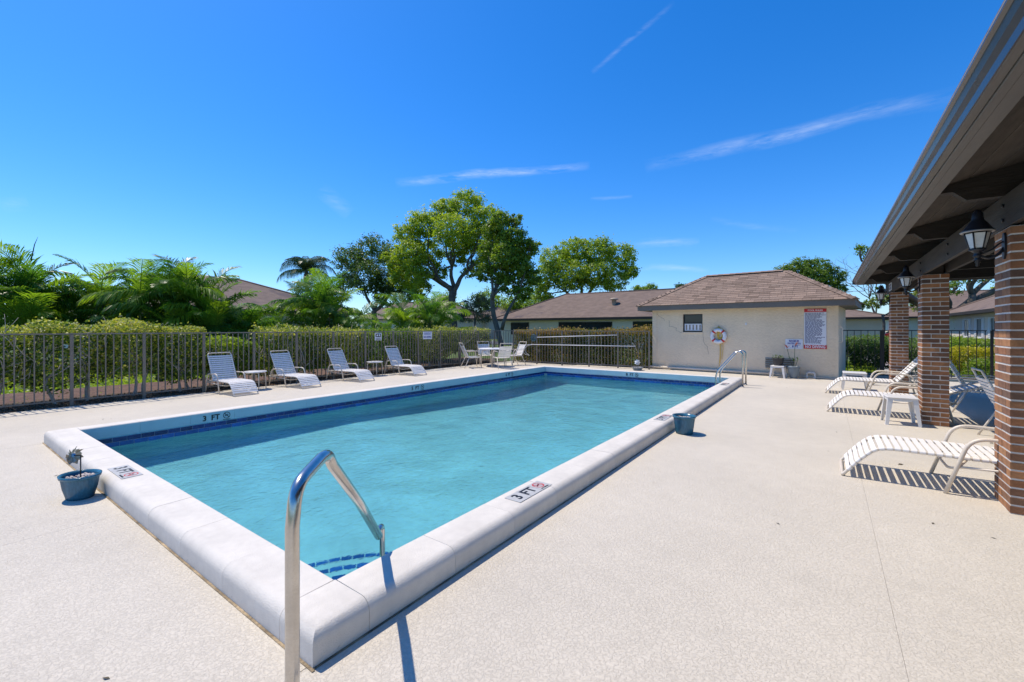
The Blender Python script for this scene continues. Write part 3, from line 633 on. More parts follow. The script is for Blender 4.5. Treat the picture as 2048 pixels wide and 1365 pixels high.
b.build('notice_picture', mat('faded_print', (.33, .27, .2), .7, var=.6, vs=30), wf)
MB().box(WX0-.02, WX1+.02, -.02, .02, WZ0-.04, WZ0).build('window_sill', M['stucco'], ph)
vx0, vx1, vz0, vz1 = 3.66, 4.42, .24, .56
v_ = MB().box(vx0, vx1, -.012, .0, vz0, vz1).build('vent', M['black'], ph)
for i in range(5):
    z = vz0+.01+i*.066; MB().add([(vx0, -.045, z), (vx1, -.045, z), (vx1, -.013, z+.045), (vx0, -.013, z+.045), (vx0, -.04, z-.006), (vx1, -.04, z-.006)], [(0, 1, 2, 3), (4, 5, 1, 0)]).build('vent_slat', M['vent'], v_, fix=False)
def crack(pts, parent):
    b = MB()
    for i in range(len(pts)-1):
        (x0, z0), (x1, z1) = pts[i], pts[i+1]; d = Vector((x1-x0, 0, z1-z0)).normalized(); n = Vector((-d.z, 0, d.x))*.004
        p, q = Vector((x0, -.0025, z0)), Vector((x1, -.0025, z1)); b.quad(p-n, q-n, q+n, p+n)
    b.build('crack', mat('crack_dirt', (.22, .18, .14), .95), parent, fix=False)  # dark brown ribbon drawn along each stucco crack
def jag(pts):
    o = [pts[0]]
    for i in range(len(pts)-1):
        a, c = pts[i], pts[i+1]
        for k in range(1, 6): t = k/5; o.append((a[0]+(c[0]-a[0])*t+random.uniform(-.015, .015), a[1]+(c[1]-a[1])*t+random.uniform(-.015, .015)))
    return o
crack(jag([(.08, 2.05), (.36, 1.86), (.45, 1.75)]), ph); crack(jag([(.6, 1.76), (.62, 1.55), (.85, 1.5), (.88, 1.38), (1.1, 1.3)]), ph); crack(jag([(1.78, 1.33), (1.8, 1.0), (1.92, .85), (1.95, .6)]), ph)
# base ledge pipe along the wall
b = MB(); b.tube([(-.1, -.10, .075), (3.9, -.10, .07)], .045, 10); b.tube([(3.9, -.10, .07), (4.05, -.10, .05), (5.45, -.09, .03)], .022, 8)
b.build('base_pipe', M['cream'], ph)
MB().box(3.09, 3.13, -.02, 0, 1.58, 1.66, ch=.004).build('cable_cap', M['signwhite'], ph)
def onph(x, y, z): return ph.matrix_world @ Vector((x, y, z))
bpy.context.view_layer.update()
PHM = Matrix.Translation((-5.2, 16.1, 0)) @ Matrix.Rotation(PR, 4, 'Z')
def PHP(x, y, z): return PHM @ Vector((x, y, z))
def phthing(name, label, cat, x, y, z, group=None): return empty(name, label, cat, PHP(x, y, z), PR, group)
# pool rules sign
s = phthing('pool_rules_sign', 'tall POOL RULES board with red NO DIVING strip on the beige wall', 'sign', 4.95, -.012, 1.47)
MB().box(-.27, .27, -.006, 0, -.585, .585).build('panel', M['signwhite'], s)
MB().box(-.27, .27, -.0085, -.0065, .485, .585).build('red_band', M['red'], s); MB().box(-.28, .28, -.0085, -.0065, -.60, -.485).build('red_band', M['red'], s)
FX = lambda x, z, y=-.0095: frame((x, y, z), (1, 0, 0), (0, 0, 1))
text('POOL RULES', .075, M['signwhite'], s, FX(0, .535), bold=.002, width=.36); text('NO DIVING', .115, M['signwhite'], s, FX(0, -.542), bold=.003, width=.49)
b = MB(); z = .455; row = 0
while z > -.44:
    x = -.25; end = random.uniform(.1, .25) if row % 3 else random.uniform(-.1, .24)
    while x < end:
        l = random.uniform(.03, .09); l = min(l, end-x+.01); b.box(x, x+l, -.0078, -.0062, z-.008, z+.008); x += l+.012
    z -= .0285; row += 1
tag(b.build('small_print', M['ink'], s), kind='stuff')
s = phthing('water_depth_sign', 'white MAXIMUM WATER DEPTH sign with blue letters behind the potted red plant', 'sign', 4.42, -.012, 1.0)
MB().box(-.225, .225, -.006, 0, -.15, .15, ch=.001).build('panel', M['signwhite'], s)
text('MAXIMUM', .075, M['blueink'], s, FX(.0, .09), bold=.002, width=.25); text('WATER DEPTH', .07, M['blueink'], s, FX(0, .015), bold=.002, width=.34); text('8 FT', .085, M['blueink'], s, FX(.03, -.075), bold=.003)
# life ring
s = phthing('life_ring', 'white life ring with red bands hanging on the beige wall', 'life ring', 2.29, -.07, 1.22)
b = MB(); pts = [(.2*math.cos(2*math.pi*i/32), 0, .2*math.sin(2*math.pi*i/32)) for i in range(32)]
b.tube(pts, .062, 10, closed=True, flat=1); b.build('ring', M['signwhite'], s)
for a in (45, 135, 225, 315):
    q = [(.2*math.cos(R(a+k)), 0, .2*math.sin(R(a+k))) for k in (-8, -3, 3, 8)]; MB().tube(q, .0645, 10, cap=False).build('red_band', M['red'], s)
b = MB(); b.tube([(.26*math.cos(R(a)), -.02, .26*math.sin(R(a))) for a in range(35, 150, 10)], .007, 5)
b.tube([(.0, .03, .33), (-.13, -.02, .2)], .007, 5); b.tube([(0, .03, .33), (.13, -.02, .2)], .007, 5); b.build('grab_line', M['orange'], s)
s = phthing('rope', 'coil of yellow rope hung behind the life ring, its ends trailing down the wall', 'rope', 2.29, -.03, 1.22)
b = MB()
for k in range(7):
    r = .06+.012*k; b.tube([(.05+r*.8*math.cos(R(a)), .0+.004*k, .02+r*1.25*math.sin(R(a))) for a in range(0, 360, 20)], .009, 5, closed=True)
for k in range(5): b.tube([(.0, .0, .31), (-.05+.025*k, -.02, .2), (-.06+.03*k, -.01, .1)], .008, 5)
for k, xx in enumerate((.03, .055, .12)): b.tube([(xx, -.01, -.1), (xx+.01, .01, -.4), (xx+random.uniform(-.02, .02), .0, -.7), (xx-.02, .0, -1.02+.12*k)], .008, 5)
b.build('rope_coil', M['orange'], s)
tag(MB().tube([(0, 0, 0), (0, -.05, 0), (0, -.07, .02)], .008, 5).build('wall_hook', M['steel'], None, PHP(2.29, 0, 1.54), (0, 0, PR)), 'small metal wall hook above the life ring', 'hook')
# pvc fitting
s = phthing('pvc_pipe', 'white PVC pipe loop standing on the deck against the beige wall', 'pipe', 4.85, -.10, 0)
b = MB(); b.tube(rounded([(-.09, 0, 0), (-.09, 0, .17), (.1, 0, .17), (.1, 0, 0)], .05, 5), .026, 10); b.build('pipe_loop', M['plastic'], s)
b = MB()
for p in ((-.09, 0), (.1, 0)): b.tube([(p[0], 0, .0), (p[0], 0, .05)], .033, 10)
b.tube([(-.075, 0, .17), (-.03, 0, .17)], .033, 10); b.tube([(.04, 0, .17), (.085, 0, .17)], .033, 10); b.build('pipe_coupling', M['plastic'], s)

# ================================================================ FAR HOUSES
def hip_house(name, label, x0, x1, y0, y1, ze, zr, oh=.6, ridge='x', hipL=None, wins=(), walls=True, wm='housewall', fh=.16, group=None):
    """eave rectangle x0..x1, y0..y1 ; wins: (side, a0, a1, z0, z1, glass, shutters)"""
    cx, cy = (x0+x1)/2, (y0+y1)/2; e = empty(name, label, 'house', (cx, cy, 0), group=group)
    X0, X1, Y0, Y1 = x0-cx, x1-cx, y0-cy, y1-cy; A, B, Cc, D = (X0, Y0, ze), (X1, Y0, ze), (X1, Y1, ze), (X0, Y1, ze)
    if ridge == 'x': h = (Y1-Y0)/2; P, Q = (X0+h, 0, zr), (X1-h, 0, zr); fs = [(0, 1, 5, 4), (1, 2, 5), (2, 3, 4, 5), (3, 0, 4), (3, 2, 1, 0)]
    else: h = (X1-X0)/2; P, Q = (0, Y0+h, zr), (0, Y1-h, zr); fs = [(0, 1, 4), (1, 2, 5, 4), (2, 3, 5), (3, 0, 4, 5), (3, 2, 1, 0)]
    r = MB().add([A, B, Cc, D, P, Q], fs).build('roof', M['farshingle'], e, fix=False)
    b = MB(); t = .03; zf0, zf1 = ze-fh, ze-.002
    b.box(X0-t, X1+t, Y0-t, Y0, zf0, zf1); b.box(X0-t, X1+t, Y1, Y1+t, zf0, zf1); b.box(X0-t, X0, Y0, Y1, zf0, zf1); b.box(X1, X1+t, Y0, Y1, zf0, zf1); b.box(X0, X1, Y0, Y1, zf0+.02, zf0+.05)
    b.build('fascia', M['eave'], e)
    rc = MB()
    for p, q in ((A, P if ridge == 'x' else P), (D, P if ridge == 'x' else Q), (B, Q if ridge == 'x' else P), (Cc, Q), (P, Q)):
        rc.tube([Vector(p)+Vector((0, 0, .01)), Vector(q)+Vector((0, 0, .01))], .07, 6)
    tag(rc.build('ridge_caps', M['farshingle'], r), kind='stuff')
    MB().box(X0+oh, X1-oh, Y0+oh, Y1-oh, -.1, ze-fh+.02).build('wall', M[wm], e)
    for (side, a0, a1, z0, z1, gl, sh) in wins:
        d = .05
        def bx(b, u0, u1, w0, w1, e0, e1):      # along the wall, height, proud distance
            if side == 'y0': b.box(u0-cx, u1-cx, Y0+oh-e1, Y0+oh-e0, w0, w1)
            else: b.box(X0+oh-e1, X0+oh-e0, u0-cy, u1-cy, w0, w1)
        b = MB(); bx(b, a0, a1, z0, z0+.06, .002, d); bx(b, a0, a1, z1-.06, z1, .002, d); bx(b, a0, a0+.06, z0+.06, z1-.06, .002, d); bx(b, a1-.06, a1, z0+.06, z1-.06, .002, d); bx(b, (a0+a1)/2-.02, (a0+a1)/2+.02, z0+.06, z1-.06, .002, d-.01)
        wfr = b.build('window', M['eave' if not sh else 'whitecoat'], e)
        b = MB(); bx(b, a0+.05, a1-.05, z0+.05, z1-.05, .004, .015); b.build('pane', M[gl], wfr)
        if sh:
            for (s0, s1) in ((a0-.42, a0-.05), (a1+.05, a1+.42)):
                b = MB(); bx(b, s0, s1, z0, z1, .002, .04); so_ = b.build('shutter', M['whitecoat'], e)
                b = MB()
                for k in range(9): bx(b, s0+.04, s1-.04, z0+.06+k*(z1-z0-.1)/9, z0+.10+k*(z1-z0-.1)/9, .0405, .055)
                tag(b.build('louvres', M['whitecoat'], so_), kind='stuff')
            b = MB(); bx(b, a0-.1, a1+.1, z0-.07, z0, .002, .09); b.build('window_sill', M['whitecoat'], wfr)
    return e
M['farshingle'] = mat('far_brown_shingle', (.19, .135, .105), .95, var=.22, vs=1.8, bump=.5, bs=9, bd=.03, stretch=(1, 1, 3), spots=(.6, .62, (.11, .08, .075)))
hc = hip_house('house', 'long low white house with brown hip roof behind the back hedge', -25.6, -3.5, 32.4, 42.4, 2.36, 4.75, wins=[('y0', -23.9, -21.9, .9, 2.0, 'glass', 0), ('y0', -18.8, -13.9, .9, 2.0, 'glass', 0), ('y0', -12.2, -9.5, .9, 2.0, 'glass', 0)], fh=.2)
rvx, rvy = gxy(1219, 36)
rv = MB().lathe([(.0, .33), (.24, .30), (.36, .22), (.36, .16), (.2, .15), (.17, -.3)], 16).build('roof_vent', M['conc_clay'], hc, (-14.2+14.55-.3, -2.6, 3.72))
hip_house('house', 'white house with teal window seen right of the pump house', -9.5, 4.15, 43.5, 55.5, 2.35, 3.95, wins=[('y0', -3.3, -.2, .55, 2.0, 'curtain', 0)])
hip_house('house', 'brown roofed garage house behind the brick pillars with a grey door', 4.6, 20, 56, 68, 2.6, 5.2, wins=[('y0', 7.6, 10.4, .1, 2.3, 'curtain', 0)])
hip_house('house', 'white house with louvred shutters seen between the two nearest brick pillars', 6.35, 16.5, 26, 43.2, 2.42, 4.8, ridge='y', oh=.55, wins=[('x0', 31.8, 32.7, .95, 2.05, 'glass', 1), ('x0', 34.3, 35.3, .95, 2.05, 'glass', 1), ('x0', 37.0, 38.0, .95, 2.05, 'glass', 1)])
hip_house('house', 'brown hip roofed house behind the areca palms on the left', -36, -25.15, 4.5, 17.8, 2.5, 4.6, ridge='y', oh=.6, wins=[('y0', -33, -31, .9, 2, 'glass', 0)])
hip_house('house', 'distant brown roof glimpsed between the palms left of the lone oak', -62, -41, 42, 52, 2.9, 5.6)
hip_house('house', 'distant brown roof between the oak trunk and the long white house', -46, -34, 50, 60, 2.9, 5.2)

# red car in the street
cx_, cy_ = gxy(1806, 44)
car = empty('parked_car', 'red car parked in the street behind the brick pillars', 'car', (cx_, cy_, -.05), .1)
prof = [(-2.2, .35), (-2.25, .7), (-2.1, .9), (-1.35, .98), (-.7, 1.42), (.7, 1.45), (1.5, 1.0), (2.1, .9), (2.25, .65), (2.2, .35)]
MB().prism(prof, 'y', -.86, .86).build('body', M['carred'], car)
b = MB(); b.prism([(-1.2, 1.0), (-.68, 1.36), (-.05, 1.38), (-.05, 1.0)], 'y', -.87, .87); b.build('side_window', M['glass'], car)
b = MB(); b.prism([(.03, 1.0), (.03, 1.38), (.66, 1.38), (1.25, 1.0)], 'y', -.87, .87); b.build('side_window', M['glass'], car)
MB().prism([(-1.28, 1.0), (-.72, 1.4), (-.74, 1.42), (-1.34, 1.0)], 'y', -.72, .72).build('windscreen', M['glass'], car)
for x in (-1.4, 1.4):
    for y in (-.84, .84):
        wmx = Matrix.Rotation(R(90), 3, 'X'); wh = MB().lathe([(.2, -.1), (.33, -.1), (.34, 0), (.33, .1), (.2, .1)], 18, axis=wmx).build('wheel', M['rubber'], car, (x, y, .33)); MB().lathe([(0, -.09), (.2, -.1), (.2, .1), (0, .09)], 14, axis=wmx).build('rim', M['steel'], wh)
MB().box(2.2, 2.27, -.8, -.5, .62, .78, ch=.01).build('tail_light', M['red'], car); MB().box(2.2, 2.27, .5, .8, .62, .78, ch=.01).build('tail_light', M['red'], car)
ux, uy = gxy(1979, 20.5)
ub = empty('utility_box', 'pale green utility cabinet beyond the yellow shrubs', 'utility box', (ux, uy, -.1), .2)
MB().box(-.75, .75, -.4, .4, 0, .62, ch=.03).build('cabinet', M['utility'], ub); MB().box(-.79, .79, -.44, .44, .622, .68, ch=.02).build('lid', M['utility'], ub); MB().box(-.62, .62, -.415, -.402, .1, .55).build('door', M['greytop'], ub)

# ================================================================ FENCES
pk = MB().box(-.009, .009, -.009, .009, .10, 1.345).mesh('picket'); pk2 = MB().box(-.008, .008, -.008, .008, .08, 1.40).mesh('picket')
def fence(label, p0, p1, first, post_every, gap, m, height=1.37, z0=.10, top=.016, pm=None, post=.024, skip=None):
    p0 = Vector((*p0, 0)); p1 = Vector((*p1, 0)); d = p1-p0; L = d.length; d.normalize(); rz = math.atan2(d.y, d.x); e = empty('fence', label, 'fence', p0, rz)
    for (za, zb) in ((height-.012, height+.014), (z0-.012, z0+.014)): MB().box(0, L, -top, top, za, zb).build('rail', m, e)
    x = first; i = 0; posts = []
    while x < L+.01: posts.append(x); x += post_every
    pm_ = MB().box(-post, post, -post, post, -.1, height-.0125).mesh('post')
    for q in posts: link('post', pm_, m, e, (q, 0, 0))
    n = round(post_every/gap); x = first-post_every
    while x < L:
        for k in range(1, n):
            q = x+k*post_every/n
            if 0 < q < L: link('picket', pm or pk, m, e, (q, 0, 0))
        x += post_every
    return e
fl = fence('bronze picket pool fence behind the four white loungers', (-11.75, -2.6), (-11.75, 15.05), 1.16, 1.095, .122, M['fence'])
fb = fence('bronze picket pool fence across the far end beside the pump house', (-11.72, 15.05), (-5.12, 15.5), .9, 1.14, .127, M['fence'])
fr = fence('black picket fence between the pump house and the brick pillars', (.34, 17.3), (3.56, 17.3), 1.03, 2.5, .165, M['blackfence'], 1.41, .06, pm=pk2, post=.05)
fg = fence('black picket gate section seen between the two nearest pillars', (3.66, 17.3), (6.6, 17.3), .0, 1.1, .157, M['blackfence'], 1.43, .06, pm=pk2, post=.028)
b = MB(); b.box(.2, 6.8, 17.15, 17.27, -.1, .05); b.build('kerb', M['concrete'])['kind'] = 'structure'
gh = empty('door_handle', 'cream loop handle on the right corner of the pump house', 'handle', PHP(LW+.03, .02, 1.3), PR)
MB().tube(rounded([(-.02, 0, .22), (.07, 0, .22), (.07, 0, -.22), (-.02, 0, -.22)], .04, 4), .012, 6).build('grip', M['cream'], gh)
# signs on the fence
def fsign(label, y, z, w_, h_, kind):
    s = empty('fence_sign', label, 'sign', (-11.72, y, z)); MB().box(-.003, .003, -w_/2, w_/2, -h_/2, h_/2).build('panel', M['signwhite'], s)
    F = lambda yy, zz_: frame((.006, yy, zz_), (0, 1, 0), (0, 0, 1))
    if kind == 0:
        MB().box(.0032, .005, -w_*.40, w_*.40, -.01, h_*.40).build('black_field', M['black'], s)
        MB().box(.0052, .0062, -w_*.26, -w_*.06, .015, h_*.28).build('camera_pictogram', M['signwhite'], s)
        b = MB(); b.lathe([(0, 0), (w_*.13, 0), (w_*.13, .001), (0, .001)], 14, axis=Matrix.Rotation(R(90), 3, 'Y')); b.build('round_pictogram', M['signwhite'], s, (.0052, w_*.17, h_*.2))
        b = MB()
        for k, zq in enumerate((-.045, -.075, -.10)):
            y_ = -w_*.36
            while y_ < w_*.34: l = random.uniform(.02, .05); b.box(.0032, .0045, y_, y_+l, zq-.008, zq+.008); y_ += l+.01
        tag(b.build('small_print', M['black'], s), kind='stuff')
    else:
        b = MB()
        for k, zq in enumerate((.095, .065, .035)):
            y_ = -w_*.38
            while y_ < w_*.36: l = random.uniform(.02, .05); b.box(.0032, .0045, y_, y_+l, zq-.008, zq+.008); y_ += l+.01
        tag(b.build('small_print', M['blueink'], s), kind='stuff')
        text('NO DIVING', .09, M['blueink'], s, F(0, -.06), bold=.003, width=w_*.84)
fsign('small square black and white sign on the left fence above the fourth lounger', 8.88, 1.21, .26, .24, 0)
fsign('white NO DIVING sign with blue print on the left fence', 11.02, 1.22, .44, .27, 1)
fb.rotation_euler.z
FB0 = Vector((-11.72, 15.05, 0)); FBD = Vector((6.6, .45, 0)).normalized(); FBN = Vector((FBD.y, -FBD.x, 0))
def onfb(px, py, off=.05):
    u = (px-1024)/FPX; a = R(YAW); d = Vector((-math.sin(a)+u*math.cos(a), math.cos(a)+u*math.sin(a), 0)); O = FB0+FBN*off
    den = d.x*FBD.y-d.y*FBD.x; t = (O.x*FBD.y-O.y*FBD.x)/den; P = d*t; return Vector((P.x, P.y, zz(py, t)))
s = empty('skimmer_net', 'blue skimmer net on a white pole, the upper pole on the back fence', 'pool net', onfb(1067, 676))
o_ = s.location; MB().tube([onfb(1074, 675)-o_, onfb(1234, 670.5)-o_], .014, 8).build('pole', M['whitecoat'], s)
b = MB(); c_ = Vector((0, 0, 0)); pts = [c_+FBD*.125*math.cos(R(a))*(1 if abs(math.cos(R(a))) < .8 else .95)+Vector((0, 0, .135*math.sin(R(a)))) for a in range(0, 360, 18)]; b.tube(pts, .01, 5, closed=True); b.build('hoop', M['netblue'], s)
b = MB()
for k in range(-5, 6):
    q = k*.022; l = math.sqrt(max(0, .125**2-q*q)); b.tube([FBD*q+Vector((0, 0, -l)), FBD*q+Vector((0, 0, l))], .0035, 3); b.tube([Vector((0, 0, q))-FBD*l, Vector((0, 0, q))+FBD*l], .0035, 3)
tag(b.build('netting', M['netblue'], s), kind='stuff')
s = empty('shepherd_hook', 'long white rescue pole with rounded wire hook, the lower pole on the back fence', 'rescue hook', onfb(1057, 690)); o_ = s.location
MB().tube([onfb(1062, 689.5)-o_, onfb(1271, 693)-o_], .015, 8).build('pole', M['whitecoat'], s)
MB().tube(rounded([onfb(x, y, .06)-o_ for x, y in [(1064, 689.5), (1053, 690), (1046, 696), (1045.5, 703), (1050, 709), (1059, 711.5)]], .05, 3), .008, 6).build('hook', M['whitecoat'], s)
MB().tube(rounded([onfb(x, y, .09)-o_ for x, y in [(1066, 689.5), (1056, 691), (1050, 697), (1050, 703), (1054, 708), (1059, 711)]], .05, 3), .008, 6).build('hook', M['whitecoat'], s)

# ================================================================ PAVILION
pv = empty('pavilion', 'open pavilion with brick pillars and dark stained beams on the right', 'pavilion', (1.19, 5.15, 0)); PO = Vector((1.19, 5.15, 0))
CH = .0697; bh = .057; nC = 33; bm_cache = {}
def brickmesh(sx, sy):
    k = (round(sx, 3), round(sy, 3))
    if k not in bm_cache: bm_cache[k] = MB().box(-sx/2, sx/2, -sy/2, sy/2, -bh/2, bh/2, ch=.003).mesh('brick')
    return bm_cache[k]
def pillar(y0, single, x0=1.19):
    p = MB().box(.0035, .2965, .0035, .3965, 0, CH*nC-.003).build('pillar', M['mortar'], pv, (x0-PO.x, y0-PO.y, 0)); rear = MB()
    for c in range(nC):
        z = c*CH+bh/2+.006
        if c % 2 == 0: F = [(0, .195, 0, .095), (.205, .3, 0, .195), (0, .095, .105, .295), (0, .095, .305, .4)]; K = [(.205, .3, .205, .4), (.105, .195, .305, .4)]
        else: F = [(0, .095, 0, .195), (.105, .3, 0, .095), (0, .095, .205, .4)]; K = [(.205, .3, .105, .295), (.105, .3, .305, .4)]
        for i, (a, b_, c_, d) in enumerate(F):
            jx, jy = random.uniform(-.0015, .0015), random.uniform(-.0015, .0015)
            if single and not (single == 2 and i > 1 and c < 99):
                link('brick', brickmesh(b_-a, d-c_), M['brick'], p, ((a+b_)/2+jx, (c_+d)/2+jy, z+random.uniform(-.001, .001)), (0, 0, random.uniform(-.006, .006)))
            else: rear.box(a, b_, c_, d, z-bh/2, z+bh/2)
        for (a, b_, c_, d) in K: rear.box(a, b_, c_, d, z-bh/2, z+bh/2)
    tag(rear.build('rear_bricks', M['brick'], p), kind='stuff'); return p
pillar(5.15, 1); pillar(9.1, 1); pillar(13.06, 2); pillar(1.2, 0); 
for y in (1.2, 5.15, 9.1, 13.06): pillar(y, 0, 5.6)
def pb(name, m, x0, x1, y0, y1, z0, z1, ch=0): return MB().box(x0-PO.x, x1-PO.x, y0-PO.y, y1-PO.y, z0, z1, ch=ch).build(name, m, pv)
YE, YS = 14.45, -1.2
for (xa, xb) in ((1.20, 1.245), (1.45, 1.495), (5.61, 5.655), (5.86, 5.905)): pb('beam', M['beam'], xa, xb, YS+.1, YE-.15, 2.315, 2.585, .004)
for y in (1.2, 5.15, 9.1, 13.06):
    for x in (1.26, 5.67): pb('beam_block', M['beam'], x, x+.175, y+.05, y+.35, 2.302, 2.45)
# rafters with notched tails
RL = [(.775, 2.672), (.90, 2.672), (.985, 2.588), (6.2, 2.588), (6.2, 2.80), (3.6, 3.40), (3.5, 3.40), (.775, 2.742)]
def deckz(x): return 2.70+(x-.70)*.245
y = 13.62
while y > -1:
    poly = [(.775, 2.672), (.90, 2.672), (.985, 2.588), (6.3, 2.588), (6.3, deckz(.9)), (3.6, deckz(3.6)-.004), (.775, deckz(.775)-.004)]
    MB().prism([(p[0]-PO.x, p[1]) for p in poly], 'y', y-PO.y, y-PO.y+.09).build('rafter', M['rafter'], pv); y -= 2.065
# bolts on the beam
for y in (13.2, 14.1, 11.5, 9.3, 7.4, 5.35, 3.4):
    for z in (2.38, 2.50):
        MB().lathe([(0, -.012), (.016, -.012), (.016, 0), (0, 0)], 6, axis=Matrix.Rotation(R(90), 3, 'Y')).build('bolt', M['blackmetal'], pv, (1.199-PO.x, y-PO.y, z))
# soffit boards following the slope
bw = .172; x = .66; sl = math.atan(.245)
while x < 3.55:
    L = bw/math.cos(sl); me = MB().box(0, bw/math.cos(sl)-.006, 0, YE-YS-.1, 0, .02, ch=.003).mesh('soffit_board')
    link('soffit_board', me, M['board'], pv, (x-PO.x, YS-PO.y, deckz(x)), (0, -sl, 0)); x += bw
MB().add([(.56, YS, 2.73), (.56, YE, 2.73), (3.6, YE, 3.475), (3.6, YS, 3.475), (6.55, YE, 2.75), (6.55, YS, 2.75), (.56, YS, 2.755), (.56, YE, 2.755), (3.6, YE, 3.50), (3.6, YS, 3.50), (6.55, YE, 2.775), (6.55, YS, 2.775)], [(0, 1, 2, 3), (3, 2, 4, 5), (6, 7, 8, 9), (9, 8, 10, 11), (0, 1, 7, 6), (1, 2, 8, 7), (2, 4, 10, 8), (4, 5, 11, 10), (5, 3, 9, 11), (3, 0, 6, 9)]).build('roof', M['farshingle'], pv, (-PO.x, -PO.y, 0))
pb('fascia', M['trim'], .655, .70, YS, YE, 2.60, 2.71, .003); pb('soffit_trim', M['trim'], .70, .775, YS, YE, 2.604, 2.66, .003); pb('soffit_trim', M['trim'], .612, .654, YS, YE, 2.61, 2.66, .003)
g_ = MB(); gp = [(.652, 2.715), (.652, 2.612), (.605, 2.612), (.597, 2.645), (.578, 2.668), (.565, 2.70), (.548, 2.704), (.548, 2.712), (.572, 2.712), (.586, 2.675), (.605, 2.652), (.614, 2.62), (.644, 2.62), (.644, 2.715)]
g_.prism([(p[0]-PO.x, p[1]) for p in gp], 'y', YS-PO.y, YE-PO.y+.02); gt = g_.build('gutter', M['gutter'], pv)
MB().box(.547-PO.x, .556-PO.x, YS-PO.y, YE-PO.y+.02, 2.713, 2.7185).build('gutter_lip', M['gutterlip'], gt); MB().box(.549-PO.x, .652-PO.x, YE-PO.y+.021, YE-PO.y+.024, 2.62, 2.712).build('gutter_end_cap', M['gutter'], gt)
pb('end_fascia', M['trim'], .70, 6.5, YE-.05, YE-.005, 2.60, 2.74, .003)
MB().prism([(.8-PO.x, 2.741), (6.4-PO.x, 2.741), (3.6-PO.x, 3.46)], 'y', YE-.05-PO.y, YE-.02-PO.y).build('gable_board', M['board'], pv)
bs = empty('beam_sign', 'small white notice on the end of the pavilion beam above the far pillar', 'sign', (1.19, 13.25, 2.43))
MB().box(0, .008, -.24, .24, -.085, .085).build('panel', M['signwhite'], bs)
b = MB()
for k, z in enumerate((.045, .015, -.02, -.05)):
    y_ = -.2
    while y_ < .16: l = random.uniform(.03, .08); b.box(-.0015, -.0003, y_, y_+l, z-.009, z+.009); y_ += l+.015
tag(b.build('small_print', M['ink'], bs), kind='stuff')
# wall lamps
def lamp(label, y):
    e = empty('wall_lamp', label, 'lamp', (1.03, y, 2.145), group='lanterns on the brick pillars')
    b = MB(); b.lathe([(.0, .335), (.016, .33), (.024, .31), (.034, .30), (.036, .255), (.042, .235), (.058, .215), (.075, .185), (.092, .16), (.102, .15), (.096, .146), (.07, .15)], 18, rib=(18, .02)); b.build('cap', M['blackmetal'], e)
    MB().lathe([(.103, .149), (.108, .144), (.102, .137), (.09, .137), (.086, .145)], 24).build('cap_rim', M['cream' if False else 'gutterlip'], e)
    top, bot, zt, zb = .078, .047, .136, .0
    for i in range(6):
        a0, a1 = R(60*i), R(60*i+60); c0, s0, c1, s1 = math.cos(a0), math.sin(a0), math.cos(a1), math.sin(a1)
        P_ = [Vector((bot*c0, bot*s0, zb)), Vector((bot*c1, bot*s1, zb)), Vector((top*c1, top*s1, zt)), Vector((top*c0, top*s0, zt))]; ce = sum(P_, Vector())/4; nrm = Vector((ce.x, ce.y, 0)).normalized()*.003
        q = [p+(ce-p)*.10 for p in P_]; MB().add([p for p in q]+[p-nrm for p in q], [(0, 1, 2, 3), (7, 6, 5, 4), (0, 4, 5, 1), (1, 5, 6, 2), (2, 6, 7, 3), (3, 7, 4, 0)]).build('glass_pane', M['frosted'], e)
        MB().tube([P_[0], P_[3]], .006, 5).build('glazing_bar', M['blackmetal'], e)
    b = MB(); b.lathe([(.0, .0), (.05, .002), (.056, -.008), (.036, -.02), (.024, -.03), (.022, -.05), (.035, -.058), (.022, -.066), (.016, -.085), (.03, -.092), (.012, -.10), (.02, -.112), (.01, -.12), (.014, -.135), (0, -.15)], 16); b.build('finial', M['blackmetal'], e)
    b = MB(); b.tube(rounded([(0, 0, -.045), (.06, 0, -.09), (.12, 0, -.06), (.155, 0, .0)], .05, 4), .011, 7); b.tube(rounded([(.02, 0, -.04), (.08, 0, -.02), (.12, 0, .03), (.155, 0, .05)], .04, 4), .007, 6); b.build('bracket', M['blackmetal'], e)
    b = MB(); b.prism([(.04*math.cos(R(a)), .01+.11*math.sin(R(a))) for a in range(0, 360, 20)], 'x', .146, .159); b.build('back_plate', M['blackmetal'], e)
for l_, y_ in (('large black lantern on the nearest brick pillar', 5.26), ('black lantern on the middle brick pillar', 9.3), ('smallest black lantern on the far brick pillar', 13.26)): lamp(l_, y_)
mb_ = MB(); mb_.lathe([(0, 0), (.035, .01), (.03, .06), (.015, .1), (0, .11)], 10); fl_ = empty('flower_ornament', 'pale flower ornament hung on the far brick pillar', 'ornament', (1.15, 13.02, .55))
for k in range(9):
    a = k*.7; MB().add([(0, 0, 0), (.05*math.cos(a)-.02, -.02, .05*math.sin(a)+.02), (.07*math.cos(a+.2), -.03, .07*math.sin(a+.2)), (.045*math.cos(a+.5), -.01, .045*math.sin(a+.5))], [(0, 1, 2, 3)]).build('petal', mat('pale_pink_petal', (.6, .5, .48), .6) if k == 0 else bpy.data.materials['pale_pink_petal'], fl_, (0, 0, .12 if k % 2 else -.05), fix=False)

